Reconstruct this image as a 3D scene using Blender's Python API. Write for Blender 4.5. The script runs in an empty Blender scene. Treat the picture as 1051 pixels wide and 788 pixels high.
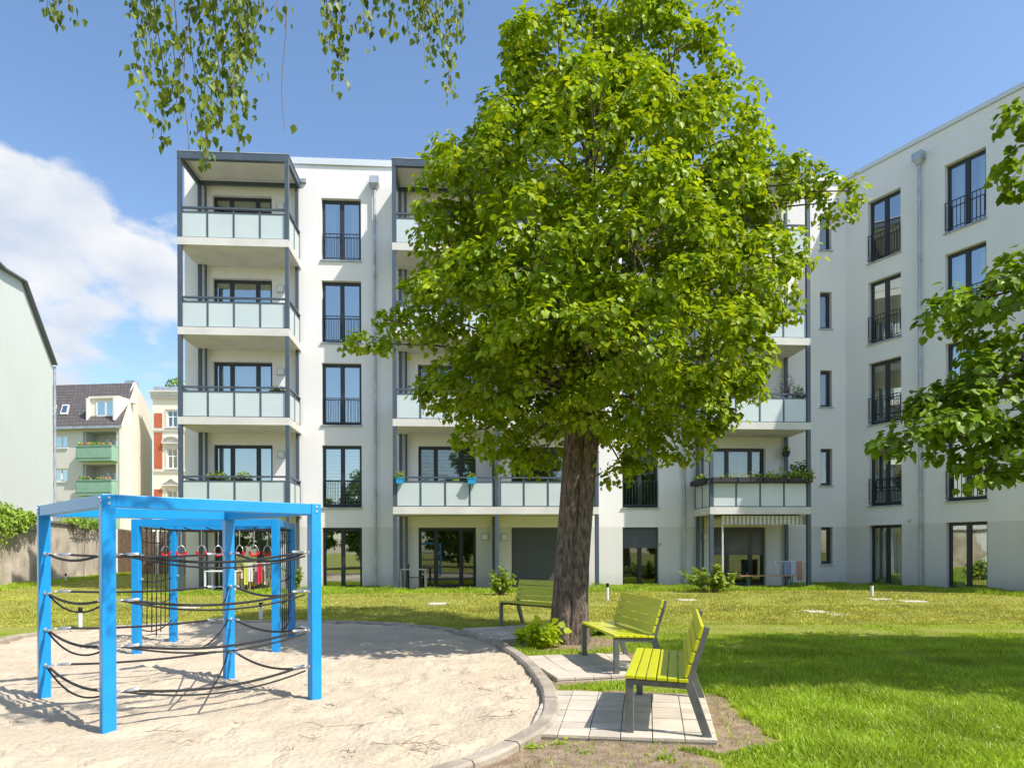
import bpy, math, random
import numpy as np
from mathutils import Vector, Matrix, noise
random.seed(7); rng = np.random.default_rng(7)
scn = bpy.context.scene
col = bpy.data.collections.new('place'); scn.collection.children.link(col)
C = scn.collection
F = 700.0; CX = 525.5; HY = 565.0; ROLL = 0.0035; CAM = 1.5

# ------------------------------------------------------------------ measuring helpers (survey of the photograph)
def unroll(px, py):
    dx = px - CX; dy = HY - py
    return dx + ROLL*dy, dy - ROLL*dx
def smooth(a, b, x):
    t = min(1, max(0, (x-a)/(b-a))); return t*t*(3-2*t)
def gz(X, Y):
    return 0.2*smooth(14.5, 19.5, Y)
def G(px, py, z=None):
    dx, dy = unroll(px, py)
    Y = 12.0
    for _ in range(25):
        zz = gz(0, Y) if z is None else z
        Y = (CAM-zz)*F/max(1, -dy)
    return (dx/F*Y, Y)
def at(px, py, Y):
    dx, dy = unroll(px, py); return Vector((dx/F*Y, Y, CAM+dy*Y/F))

# ------------------------------------------------------------------ materials
def mat(name, color, rough=0.6, metal=0.0, spec=0.5, n=None, bump=0.0, bscale=40, color2=None, nscale=4, detail=4, coat=0):
    m = bpy.data.materials.new(name); m.use_nodes = True
    nt = m.node_tree; b = nt.nodes['Principled BSDF']
    b.inputs['Base Color'].default_value = (*color, 1); b.inputs['Roughness'].default_value = rough
    b.inputs['Metallic'].default_value = metal; b.inputs['Specular IOR Level'].default_value = spec
    b.inputs['Coat Weight'].default_value = coat
    tc = nt.nodes.new('ShaderNodeTexCoord')
    if color2 is not None:
        t = nt.nodes.new('ShaderNodeTexNoise'); t.inputs['Scale'].default_value = nscale; t.inputs['Detail'].default_value = detail
        nt.links.new(tc.outputs['Object'], t.inputs['Vector'])
        r = nt.nodes.new('ShaderNodeMapRange'); r.inputs[1].default_value = .35; r.inputs[2].default_value = .65
        nt.links.new(t.outputs['Fac'], r.inputs[0])
        mx = nt.nodes.new('ShaderNodeMix'); mx.data_type = 'RGBA'
        mx.inputs[6].default_value = (*color, 1); mx.inputs[7].default_value = (*color2, 1)
        nt.links.new(r.outputs[0], mx.inputs[0]); nt.links.new(mx.outputs[2], b.inputs['Base Color'])
    if bump:
        t = nt.nodes.new('ShaderNodeTexNoise'); t.inputs['Scale'].default_value = bscale; t.inputs['Detail'].default_value = 6
        nt.links.new(tc.outputs['Object'], t.inputs['Vector'])
        bp = nt.nodes.new('ShaderNodeBump'); bp.inputs['Strength'].default_value = bump; bp.inputs['Distance'].default_value = .02
        nt.links.new(t.outputs['Fac'], bp.inputs['Height']); nt.links.new(bp.outputs[0], b.inputs['Normal'])
    return m
def N(nt, t, **k):
    n = nt.nodes.new(t)
    for a, v in k.items(): setattr(n, a, v)
    return n

def render_mat(name, up, low, zsplit=2.335):
    """exterior render: upper coat, slightly greyer base coat, faint rain streaks and weathering"""
    m = bpy.data.materials.new(name); m.use_nodes = True; nt = m.node_tree; L = nt.links; b = nt.nodes['Principled BSDF']
    b.inputs['Roughness'].default_value = .85; b.inputs['Specular IOR Level'].default_value = .25
    tc = N(nt, 'ShaderNodeTexCoord'); sep = N(nt, 'ShaderNodeSeparateXYZ'); L.new(tc.outputs['Object'], sep.inputs[0])
    gt = N(nt, 'ShaderNodeMath', operation='GREATER_THAN'); gt.inputs[1].default_value = zsplit; L.new(sep.outputs['Z'], gt.inputs[0])
    mx = N(nt, 'ShaderNodeMix', data_type='RGBA'); mx.inputs[6].default_value = (*low, 1); mx.inputs[7].default_value = (*up, 1); L.new(gt.outputs[0], mx.inputs[0])
    mp = N(nt, 'ShaderNodeMapping'); mp.inputs['Scale'].default_value = (3, 3, .25); L.new(tc.outputs['Object'], mp.inputs[0])
    ns = N(nt, 'ShaderNodeTexNoise'); ns.inputs['Scale'].default_value = 1.1; ns.inputs['Detail'].default_value = 6; L.new(mp.outputs[0], ns.inputs['Vector'])
    n2 = N(nt, 'ShaderNodeTexNoise'); n2.inputs['Scale'].default_value = .5; n2.inputs['Detail'].default_value = 5; L.new(tc.outputs['Object'], n2.inputs['Vector'])
    ad = N(nt, 'ShaderNodeMath', operation='ADD'); L.new(ns.outputs['Fac'], ad.inputs[0]); L.new(n2.outputs['Fac'], ad.inputs[1])
    mr = N(nt, 'ShaderNodeMapRange'); mr.inputs[1].default_value = .7; mr.inputs[2].default_value = 1.3; mr.inputs[3].default_value = .955; mr.inputs[4].default_value = 1.02; L.new(ad.outputs[0], mr.inputs[0])
    sc = N(nt, 'ShaderNodeVectorMath', operation='SCALE'); L.new(mx.outputs[2], sc.inputs[0]); L.new(mr.outputs[0], sc.inputs['Scale'])
    dz = N(nt, 'ShaderNodeMapRange'); dz.inputs[1].default_value = .75; dz.inputs[2].default_value = .1; L.new(sep.outputs['Z'], dz.inputs[0])
    n4 = N(nt, 'ShaderNodeTexNoise'); n4.inputs['Scale'].default_value = 2.2; n4.inputs['Detail'].default_value = 9; L.new(tc.outputs['Object'], n4.inputs['Vector'])
    dm_ = N(nt, 'ShaderNodeMath', operation='MULTIPLY'); L.new(dz.outputs[0], dm_.inputs[0]); L.new(n4.outputs['Fac'], dm_.inputs[1])
    dx_ = N(nt, 'ShaderNodeMix', data_type='RGBA'); L.new(dm_.outputs[0], dx_.inputs[0]); L.new(sc.outputs[0], dx_.inputs[6]); dx_.inputs[7].default_value = (.38, .34, .26, 1)
    L.new(dx_.outputs[2], b.inputs['Base Color'])
    n3 = N(nt, 'ShaderNodeTexNoise'); n3.inputs['Scale'].default_value = 60; L.new(tc.outputs['Object'], n3.inputs['Vector'])
    bp = N(nt, 'ShaderNodeBump'); bp.inputs['Strength'].default_value = .25; bp.inputs['Distance'].default_value = .01
    L.new(n3.outputs['Fac'], bp.inputs['Height']); L.new(bp.outputs[0], b.inputs['Normal'])
    return m

def leaf_mat(name, c1, c2, trans=.4, rough=.45):
    m = bpy.data.materials.new(name); m.use_nodes = True; nt = m.node_tree; L = nt.links; b = nt.nodes['Principled BSDF']
    out = nt.nodes['Material Output']
    g = N(nt, 'ShaderNodeNewGeometry'); mx = N(nt, 'ShaderNodeMix', data_type='RGBA')
    mx.inputs[6].default_value = (*c1, 1); mx.inputs[7].default_value = (*c2, 1); L.new(g.outputs['Random Per Island'], mx.inputs[0])
    tc = N(nt, 'ShaderNodeTexCoord'); ns = N(nt, 'ShaderNodeTexNoise'); ns.inputs['Scale'].default_value = 1.2; ns.inputs['Detail'].default_value = 3
    L.new(tc.outputs['Object'], ns.inputs['Vector'])
    mr = N(nt, 'ShaderNodeMapRange'); mr.inputs[1].default_value = .3; mr.inputs[2].default_value = .7; mr.inputs[3].default_value = .75; mr.inputs[4].default_value = 1.25; L.new(ns.outputs['Fac'], mr.inputs[0])
    sc = N(nt, 'ShaderNodeVectorMath', operation='SCALE'); L.new(mx.outputs[2], sc.inputs[0]); L.new(mr.outputs[0], sc.inputs['Scale'])
    L.new(sc.outputs[0], b.inputs['Base Color']); b.inputs['Roughness'].default_value = rough; b.inputs['Specular IOR Level'].default_value = .35
    tr = N(nt, 'ShaderNodeBsdfTranslucent'); s2 = N(nt, 'ShaderNodeVectorMath', operation='MULTIPLY'); L.new(sc.outputs[0], s2.inputs[0]); s2.inputs[1].default_value = (1.5, 1.35, .8)
    L.new(s2.outputs[0], tr.inputs['Color'])
    ms = N(nt, 'ShaderNodeMixShader'); ms.inputs[0].default_value = trans; L.new(b.outputs[0], ms.inputs[1]); L.new(tr.outputs[0], ms.inputs[2])
    L.new(ms.outputs[0], out.inputs['Surface'])
    return m

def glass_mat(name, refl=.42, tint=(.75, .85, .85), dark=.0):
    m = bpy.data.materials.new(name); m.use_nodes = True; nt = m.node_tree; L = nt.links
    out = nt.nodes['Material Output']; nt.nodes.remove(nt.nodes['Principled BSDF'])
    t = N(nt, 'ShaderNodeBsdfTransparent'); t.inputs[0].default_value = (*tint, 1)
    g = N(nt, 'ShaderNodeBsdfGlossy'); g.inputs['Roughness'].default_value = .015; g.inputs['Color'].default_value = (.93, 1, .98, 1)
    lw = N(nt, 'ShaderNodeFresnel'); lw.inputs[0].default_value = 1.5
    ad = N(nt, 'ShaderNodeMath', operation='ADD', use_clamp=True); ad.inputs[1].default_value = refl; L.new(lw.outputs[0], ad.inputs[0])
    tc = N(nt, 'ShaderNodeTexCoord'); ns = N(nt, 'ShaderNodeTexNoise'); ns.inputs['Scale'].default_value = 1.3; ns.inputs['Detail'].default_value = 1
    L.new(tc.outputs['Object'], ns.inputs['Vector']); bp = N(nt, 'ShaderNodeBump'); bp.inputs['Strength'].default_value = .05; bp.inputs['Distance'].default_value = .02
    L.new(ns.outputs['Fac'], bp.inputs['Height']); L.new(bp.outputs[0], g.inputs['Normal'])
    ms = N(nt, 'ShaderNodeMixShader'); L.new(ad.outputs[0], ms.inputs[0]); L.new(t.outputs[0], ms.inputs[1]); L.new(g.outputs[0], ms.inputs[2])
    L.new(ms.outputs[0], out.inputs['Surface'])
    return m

M = {}
M['render'] = render_mat('white render', (.81, .785, .77), (.69, .67, .64))
M['trim'] = mat('concrete white', (.62, .6, .56), .8, bump=.2, color2=(.55, .53, .5), nscale=2)
M['soffit'] = mat('soffit', (.66, .64, .59), .8, bump=.1, bscale=20, color2=(.58, .56, .52), nscale=1.5)
M['capping'] = mat('light capping', (.66, .68, .70), .45, .2)
M['zinc'] = mat('zinc sheet', (.50, .53, .56), .42, .45, color2=(.34, .37, .4), nscale=3)
M['steel'] = mat('slate blue steel', (.060, .082, .11), .42, .0, color2=(.075, .098, .125), nscale=3)
M['wframe'] = mat('anthracite frame', (.028, .032, .038), .4)
M['rail'] = mat('railing bars', (.045, .05, .06), .4, .2)
M['frost'] = mat('frosted glass', (.55, .61, .60), .2, spec=.6, color2=(.50, .565, .56), nscale=1)
M['pane'] = glass_mat('window glass')
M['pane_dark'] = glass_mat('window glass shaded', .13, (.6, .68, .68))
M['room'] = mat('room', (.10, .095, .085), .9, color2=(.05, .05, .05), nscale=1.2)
M['curtain'] = mat('curtain', (.62, .62, .58), .9)
M['blind'] = mat('blind', (.48, .55, .45), .8)
M['shutter'] = mat('roller shutter', (.085, .095, .11), .5)
M['lamp'] = mat('lamp opal', (.75, .75, .72), .3)
M['blue'] = mat('blue powder coat', (.006, .27, .66), .33, spec=.5, coat=.15, color2=(.010, .295, .69), nscale=6, bump=.03, bscale=200)
M['rope'] = mat('black rope', (.028, .028, .03), .75, bump=.6, bscale=250)
M['ferrule'] = mat('ferrule', (.72, .72, .72), .3, .8)
M['red'] = mat('red rubber', (.62, .012, .02), .4)
M['lime'] = mat('lime paint', (.57, .57, .006), .34, spec=.5, color2=(.52, .53, .008), nscale=9, bump=.06, bscale=60, coat=.1)
M['gal'] = mat('painted steel', (.17, .175, .17), .5, .3, color2=(.13, .135, .13), nscale=14, bump=.05)
M['white'] = mat('white plastic', (.78, .78, .76), .5)
M['black'] = mat('black plastic', (.02, .02, .02), .5)
M['lid'] = mat('concrete lid', (.58, .54, .46), .9, bump=.3, color2=(.45, .42, .36), nscale=8)
M['wood'] = mat('pale wood', (.45, .28, .13), .6, color2=(.36, .2, .09), nscale=12)
M['brown'] = mat('brown boards', (.19, .12, .075), .8, color2=(.12, .08, .05), nscale=6)
M['planter'] = mat('planter', (.03, .03, .035), .7)
M['bluepot'] = mat('blue pot', (.03, .35, .65), .4)
M['greenpot'] = mat('green pot', (.25, .5, .04), .4)
M['twig'] = mat('dry twig', (.19, .145, .10), .9)
M['linden'] = leaf_mat('linden leaf', (.14, .25, .007), (.38, .47, .012), .38)
M['birch'] = leaf_mat('birch leaf', (.07, .13, .012), (.24, .30, .03), .4)
M['linden_dark'] = leaf_mat('linden leaf deep', (.105, .20, .010), (.24, .36, .018), .40)
M['shrub'] = leaf_mat('shrub leaf', (.14, .25, .03), (.34, .42, .05), .35)
M['shoot'] = leaf_mat('young shoot leaf', (.32, .46, .015), (.52, .62, .03), .4)
M['dark_leaf'] = leaf_mat('purple shrub leaf', (.05, .02, .03), (.10, .04, .045), .2)
M['ivy'] = leaf_mat('ivy leaf', (.12, .24, .02), (.34, .46, .05), .25)
M['grass'] = leaf_mat('grass blade', (.18, .32, .014), (.47, .58, .06), .35)
M['lawn_blade'] = leaf_mat('mown blade', (.27, .33, .035), (.55, .50, .13), .3)
M['flower'] = mat('flower', (.65, .2, .25), .6)

# ------------------------------------------------------------------ mesh builder
class Frame:
    def __init__(s, o, d, n): s.o = Vector(o); s.d = Vector(d); s.n = Vector(n)
    def p(s, u, v, z): return Vector((s.o.x+u*s.d.x+v*s.n.x, s.o.y+u*s.d.y+v*s.n.y, s.o.z+z))
    def uz(s, v, px, py):
        dx, dy = unroll(px, py); k = dx/F
        u = (k*(s.o.y+v*s.n.y)-(s.o.x+v*s.n.x))/(s.d.x-k*s.d.y)
        Y = s.o.y+v*s.n.y+u*s.d.y
        return u, CAM+dy*Y/F
    def u(s, v, px, py=400): return s.uz(v, px, py)[0]
W = Frame((0, 0, 0), (1, 0, 0), (0, 1, 0))
class MB:
    def __init__(s, fr=W): s.v = []; s.f = []; s.m = []; s.fr = fr; s.sm = []
    def add(s, vs, fs, mi=0, smooth=False):
        o = len(s.v); s.v += [tuple(v) for v in vs]
        for f in fs: s.f.append([o+i for i in f]); s.m.append(mi); s.sm.append(smooth)
    def box(s, u0, u1, v0, v1, z0, z1, mi=0, fr=None):
        fr = fr or s.fr
        P = [fr.p(u, v, z) for z in (z0, z1) for (u, v) in ((u0, v0), (u1, v0), (u1, v1), (u0, v1))]
        s.add(P, [(0, 3, 2, 1), (4, 5, 6, 7), (0, 1, 5, 4), (1, 2, 6, 5), (2, 3, 7, 6), (3, 0, 4, 7)], mi); return s
    def quad(s, a, b, c, d, mi=0): s.add([a, b, c, d], [(0, 1, 2, 3)], mi)
    def prism(s, poly, e, mi=0):
        """poly: list of world points (planar), extruded by vector e"""
        n = len(poly); P = [Vector(p) for p in poly]; Q = [p+Vector(e) for p in P]
        s.add(P+Q, [tuple(range(n))[::-1], tuple(range(n, 2*n))]+[(i, (i+1) % n, n+(i+1) % n, n+i) for i in range(n)], mi)
    def beam(s, a, b, w, h, mi=0, up=(0, 0, 1)):
        a = Vector(a); b = Vector(b); d = (b-a).normalized(); up = Vector(up)
        if abs(d.dot(up)) > .99: up = Vector((0, 1, 0))
        r = d.cross(up).normalized()*w/2; t = r.cross(d).normalized()*h/2
        P = [a-r-t, a+r-t, a+r+t, a-r+t, b-r-t, b+r-t, b+r+t, b-r+t]
        s.add(P, [(3, 2, 1, 0), (4, 5, 6, 7), (0, 1, 5, 4), (1, 2, 6, 5), (2, 3, 7, 6), (3, 0, 4, 7)], mi); return s
    def tube(s, pts, r, seg=8, mi=0, caps=True, jit=0):
        pts = [Vector(p) for p in pts]; n = len(pts)
        rr = r if isinstance(r, (list, tuple)) else [r]*n
        vs = []; prev = None
        for i, p in enumerate(pts):
            d = (pts[min(i+1, n-1)]-pts[max(i-1, 0)]).normalized()
            if prev is None:
                a = Vector((0, 0, 1)) if abs(d.z) < .9 else Vector((1, 0, 0)); x = d.cross(a).normalized()
            else: x = (prev-d*prev.dot(d)).normalized()
            prev = x; y = d.cross(x)
            for k in range(seg):
                an = 2*math.pi*k/seg; q = rr[i]*(1+(random.uniform(-jit, jit) if jit else 0))
                vs.append(p+(x*math.cos(an)+y*math.sin(an))*q)
        fs = [(i*seg+k, i*seg+(k+1) % seg, (i+1)*seg+(k+1) % seg, (i+1)*seg+k) for i in range(n-1) for k in range(seg)]
        s.add(vs, fs, mi, True)
        if caps: s.add(vs[:seg], [tuple(range(seg))[::-1]], mi); s.add(vs[-seg:], [tuple(range(seg))], mi)
        return s
    def build(s, name, mats, parent=None, bevel=0):
        me = bpy.data.meshes.new(name); me.from_pydata(s.v, [], s.f)
        for m in (mats if isinstance(mats, (list, tuple)) else [mats]): me.materials.append(M[m] if isinstance(m, str) else m)
        me.polygons.foreach_set('material_index', s.m); me.polygons.foreach_set('use_smooth', s.sm); me.update()
        o = bpy.data.objects.new(name, me); col.objects.link(o)
        if parent is not None:
            o.parent = parent; o.matrix_parent_inverse = Matrix.Translation(-world_loc(parent))
        if bevel:
            b = o.modifiers.new('bevel', 'BEVEL'); b.width = bevel; b.segments = 2; b.limit_method = 'ANGLE'
        return o
LOC = {}
def world_loc(o): return LOC.get(o.name, Vector((0, 0, 0)))
def thing(name, label, cat, loc=(0, 0, 0), group=None):
    o = bpy.data.objects.new(name, None); col.objects.link(o); o.location = loc; o.empty_display_size = .1
    LOC[o.name] = Vector(loc)
    return tag(o, label, cat, group)
def tag(o, label=None, cat=None, group=None, kind=None):
    if label: o['label'] = label
    if cat: o['category'] = cat
    if group: o['group'] = group
    if kind: o['kind'] = kind
    return o

def mesh_np(name, V, Fc, matn, parent=None, smooth=False):
    """V (n,3), Fc (m,k) arrays -> one mesh object"""
    me = bpy.data.meshes.new(name); V = np.asarray(V, np.float32); Fc = np.asarray(Fc, np.int32)
    me.vertices.add(len(V)); me.vertices.foreach_set('co', V.ravel())
    m, k = Fc.shape; me.loops.add(m*k); me.loops.foreach_set('vertex_index', Fc.ravel())
    me.polygons.add(m); me.polygons.foreach_set('loop_start', np.arange(m, dtype=np.int32)*k)
    if smooth: me.polygons.foreach_set('use_smooth', np.ones(m, bool))
    me.update(calc_edges=True); me.validate()
    me.materials.append(M[matn] if isinstance(matn, str) else matn)
    o = bpy.data.objects.new(name, me); col.objects.link(o)
    if parent is not None:
        o.parent = parent; o.matrix_parent_inverse = Matrix.Translation(-world_loc(parent))
    return o
def norm(a): return a/np.maximum(1e-9, np.linalg.norm(a, axis=-1, keepdims=True))

LT = {'heart': np.array([(0, 0, 0), (-.46, .22, .10), (-.36, .68, .08), (0, 1.05, -.06), (.36, .68, .08), (.46, .22, .10)]),
      'birch': np.array([(0, 0, 0), (-.36, .30, .05), (-.22, .62, .04), (0, 1.0, -.03), (.22, .62, .04), (.36, .30, .05)]),
      'lance': np.array([(0, 0, 0), (-.16, .30, .03), (-.15, .62, .03), (0, 1.0, -.05), (.15, .62, .03), (.16, .30, .03)])}
LF = np.array([(0, 3, 2, 1), (0, 5, 4, 3)])
def leaves(name, P, Nn, T, S, matn, parent, kind='heart'):
    P = np.asarray(P); Nn = norm(np.asarray(Nn)); T = np.asarray(T); T = norm(T-Nn*(T*Nn).sum(1, keepdims=True)); X = np.cross(T, Nn)
    t = LT[kind]; n = len(P); S = np.asarray(S).reshape(n, 1, 1)
    # fold varies a little from leaf to leaf
    fold = rng.uniform(.4, 2.2, (n, 1, 1))
    V = P[:, None, :]+S*(X[:, None, :]*t[None, :, 0:1]+T[:, None, :]*t[None, :, 1:2]+Nn[:, None, :]*t[None, :, 2:3]*fold)
    Fc = (np.arange(n)[:, None, None]*6+LF[None]).reshape(-1, 4)
    return mesh_np(name, V.reshape(-1, 3), Fc, matn, parent)
def sprays(centers, outs, nleaf, length, size, droop=.5, flat=.12, up=.55):
    """short leafy twigs: returns P, N, T, S"""
    centers = np.asarray(centers); outs = norm(np.asarray(outs)); n = len(centers)
    t = rng.random((n, nleaf)); side = rng.normal(size=(n, nleaf, 3))
    L = length*rng.uniform(.6, 1.3, (n, 1, 1))
    P = centers[:, None]+outs[:, None]*t[..., None]*L+side*flat
    P[..., 2] -= droop*(t**2)*L[..., 0]
    Nn = outs[:, None]*.35+np.array([0, 0, up])+rng.normal(size=(n, nleaf, 3))*.38
    T = outs[:, None]*.7+np.array([0, 0, -.55])+rng.normal(size=(n, nleaf, 3))*.45
    S = size*rng.uniform(.55, 1.2, (n, nleaf))
    return P.reshape(-1, 3), Nn.reshape(-1, 3), T.reshape(-1, 3), S.ravel()

# ------------------------------------------------------------------ frames of the building
TH = math.atan(.0679)
MAIN = Frame((0, 24.04, 0), (math.cos(TH), math.sin(TH), 0), (math.sin(TH), -math.cos(TH), 0))
UC = 12.23
Cc = MAIN.p(UC, 0, 0)
WING = Frame((Cc.x, Cc.y, 0), (.481, -.877, 0), (-.877, -.481, 0))
WL = 7.7
ULEFT = MAIN.u(0, 190)
TOPZ = 15.05; BASEZ = -.3
FL = 2.85
BD = 1.65

bld = thing('apartment_building', 'white rendered five storey apartment block with glass fronted balconies and an angled right wing', 'building', MAIN.p(0, 0, 0))
holes = {'m': [], 'w': []}

def french_rail(mb, u0, u1, z0, h, v, pitch=.115, r=.008):
    mb.box(u0, u1, v-.015, v+.015, z0+h-.025, z0+h); mb.box(u0, u1, v-.012, v+.012, z0+.06, z0+.085)
    n = int((u1-u0)/pitch)
    for i in range(n+1):
        u = u0+.02+(u1-u0-.04)*i/n
        mb.box(u-r, u+r, v-r, v+r, z0+.085, z0+h-.025)
    for u in (u0+.012, u1-.012): mb.box(u-.012, u+.012, v-.04, v-.016, z0+.2, z0+h-.05)

def window(fr, key, u0, u1, z0, z1, n=2, rail=False, sill=True, fill=None, splits=None, shut=0, dark=False, label=None):
    holes[key].append((u0, u1, z0, z1))
    r = -.16
    fw = .055
    mb = MB(fr)
    mb.box(u0+.01, u0+fw, r-.06, r, z0+.01, z1-.01); mb.box(u1-fw, u1-.01, r-.06, r, z0+.01, z1-.01)
    mb.box(u0+fw, u1-fw, r-.06, r, z1-fw, z1-.01); mb.box(u0+fw, u1-fw, r-.06, r, z0+.01, z0+fw)
    sp = splits or [i/n for i in range(1, n)]
    edges = [u0+fw]
    for s_ in sp:
        u = u0+(u1-u0)*s_; mb.box(u-.035, u+.035, r-.058, r+.012, z0+fw, z1-fw); edges += [u-.035, u+.035]
    edges.append(u1-fw)
    for a, b in zip(edges[0::2], edges[1::2]):   # sash frames
        mb.box(a, a+.035, r-.055, r+.008, z0+fw, z1-fw); mb.box(b-.035, b, r-.055, r+.008, z0+fw, z1-fw)
        mb.box(a+.035, b-.035, r-.055, r+.008, z1-fw-.05, z1-fw); mb.box(a+.035, b-.035, r-.055, r+.008, z0+fw, z0+fw+.06)
    w = mb.build('window', 'wframe', bld)
    if label: w['label'] = label
    p = MB(fr)
    for a, b in zip(edges[0::2], edges[1::2]):
        P = [fr.p(a+.04, r-.03, z0+fw+.05), fr.p(b-.04, r-.03, z0+fw+.05), fr.p(b-.04, r-.03, z1-fw-.04), fr.p(a+.04, r-.03, z1-fw-.04)]
        p.add(P, [(0, 1, 2, 3)])
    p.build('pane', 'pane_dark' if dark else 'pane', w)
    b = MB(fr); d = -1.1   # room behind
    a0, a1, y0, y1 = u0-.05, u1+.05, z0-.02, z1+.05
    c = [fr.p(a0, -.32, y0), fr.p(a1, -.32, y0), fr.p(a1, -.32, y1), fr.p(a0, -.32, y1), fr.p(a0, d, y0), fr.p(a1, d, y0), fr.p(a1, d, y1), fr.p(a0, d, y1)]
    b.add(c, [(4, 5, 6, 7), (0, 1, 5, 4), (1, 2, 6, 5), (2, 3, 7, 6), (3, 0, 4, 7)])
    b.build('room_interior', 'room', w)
    if sill:
        MB(fr).box(u0-.04, u1+.04, r, .06, z0-.03, z0+.008).build('sill', 'zinc', w)
    if rail:
        m2 = MB(fr); french_rail(m2, u0-.0 if key == 'w' else u0+.02, u1 if key == 'w' else u1-.02, z0+.04, .92, .03 if key == 'w' else -.05); m2.build('railing', 'rail', w)
    if fill == 'curtain' or fill == 'half':
        m2 = MB(fr)
        spans = [(u0+.08, u1-.08)] if fill == 'curtain' else [(u0+.08, u0+(u1-u0)*.33), (u1-(u1-u0)*.3, u1-.08)]
        for a, b_ in spans:
            n_ = max(6, int((b_-a)/.035)); pts = []
            for i in range(n_+1):
                pts.append((a+(b_-a)*i/n_, r-.22+.03*math.sin(i*1.9)+.012*math.sin(i*.7+u0)))
            for (ua, va), (ub, vb) in zip(pts, pts[1:]):
                m2.quad(fr.p(ua, va, z0+.05), fr.p(ub, vb, z0+.05), fr.p(ub, vb, z1-.05), fr.p(ua, va, z1-.05))
        m2.build('curtain', 'curtain', w)
    if fill == 'blind':
        m2 = MB(fr); z = z1-.1
        while z > z0+.15: m2.box(u0+.1, u1-.1, r-.13, r-.12, z-.075, z); z -= .125
        m2.build('blind', 'blind', w)
    if shut > 0:
        m2 = MB(fr); z = z1-.01; zb = z1-(z1-z0)*shut
        while z > zb+.02:
            m2.box(u0+.02, u1-.02, r+.03, r+.045, z-.047, z-.004); m2.box(u0+.02, u1-.02, r+.028, r+.034, z-.004, z); z -= .051
        m2.box(u0+.02, u1-.02, r+.025, r+.05, z-.02, z+.001)
        m2.build('roller_shutter', 'shutter', w)
    return w

def zt(k): return 2.32+FL*k
def zb(k): return .2 if k == 0 else .16+FL*k
# french windows, first column
uA0, uA1 = MAIN.u(0, 330.5), MAIN.u(0, 371)
for k in range(5): window(MAIN, 'm', uA0, uA1, zb(k), zt(k), 2, rail=k > 0, sill=k > 0, fill={0: None, 1: 'blind', 2: None, 3: None, 4: 'half'}[k])
uB0, uB1 = MAIN.u(0, 638.5), MAIN.u(0, 675.5)
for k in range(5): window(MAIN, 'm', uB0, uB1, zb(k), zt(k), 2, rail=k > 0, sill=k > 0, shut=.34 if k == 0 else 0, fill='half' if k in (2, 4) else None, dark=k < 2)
# narrow windows beside the inner corner
uS0, uS1 = MAIN.u(0, 842), MAIN.u(0, 854)
for k in range(5): window(MAIN, 'm', uS0, uS1, zt(k)-1.35, zt(k), 1, sill=True, dark=True)
# balcony doors
SPL = [.30, .74]
doors = []
for i, (x0, x1, fills) in enumerate(((218.5, 279.5, ['half', 'half', 'curtain', 'half', None]), (429, 488, [None, 'blind', None, 'half', None]), (524.5, 584, [None, None, 'half', None, 'curtain']), (731, 785.5, [None, 'curtain', 'half', None, None]))):
    for k in range(5):
        sh = 1.0 if (i == 2 and k == 0) else (.45 if (i == 3 and k == 0) else 0)
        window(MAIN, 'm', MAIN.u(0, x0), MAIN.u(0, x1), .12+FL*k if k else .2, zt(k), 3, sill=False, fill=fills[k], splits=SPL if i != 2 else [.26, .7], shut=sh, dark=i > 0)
# wing
uW = [(WING.u(0, 891.5), WING.u(0, 925)), (WING.u(0, 970.5), WING.u(0, 1012.8))]
for j, (a, b) in enumerate(uW):
    for k in range(5): window(WING, 'w', a, b, zb(k), zt(k)+.03, 2, rail=k > 0, sill=k > 0, fill=['curtain', None, 'half', 'half', None][k] if j == 0 else ['half', 'curtain', None, 'half', 'half'][k])

def wall_with_holes(fr, u0, u1, z0, z1, hs, th=.32, depth_rev=.32):
    mb = MB(fr)
    us = sorted(set([u0, u1]+[h[0] for h in hs]+[h[1] for h in hs])); zs = sorted(set([z0, z1]+[h[2] for h in hs]+[h[3] for h in hs]))
    idx = {}
    def vid(u, z):
        key = (round(u, 5), round(z, 5))
        if key not in idx: idx[key] = len(mb.v); mb.v.append(tuple(fr.p(u, 0, z)))
        return idx[key]
    for a, b in zip(us, us[1:]):
        for c, d in zip(zs, zs[1:]):
            um, zm = (a+b)/2, (c+d)/2
            if any(h[0] < um < h[1] and h[2] < zm < h[3] for h in hs): continue
            mb.f.append([vid(a, c), vid(b, c), vid(b, d), vid(a, d)]); mb.m.append(0); mb.sm.append(False)
    for (a, b, c, d) in hs:
        mb.quad(fr.p(a, 0, c), fr.p(a, -th, c), fr.p(a, -th, d), fr.p(a, 0, d))
        mb.quad(fr.p(b, 0, c), fr.p(b, 0, d), fr.p(b, -th, d), fr.p(b, -th, c))
        mb.quad(fr.p(a, 0, d), fr.p(a, -th, d), fr.p(b, -th, d), fr.p(b, 0, d))
        mb.quad(fr.p(a, 0, c), fr.p(b, 0, c), fr.p(b, -th, c), fr.p(a, -th, c))
    return mb
mw = wall_with_holes(MAIN, ULEFT, UC, BASEZ, TOPZ, holes['m'])
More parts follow.
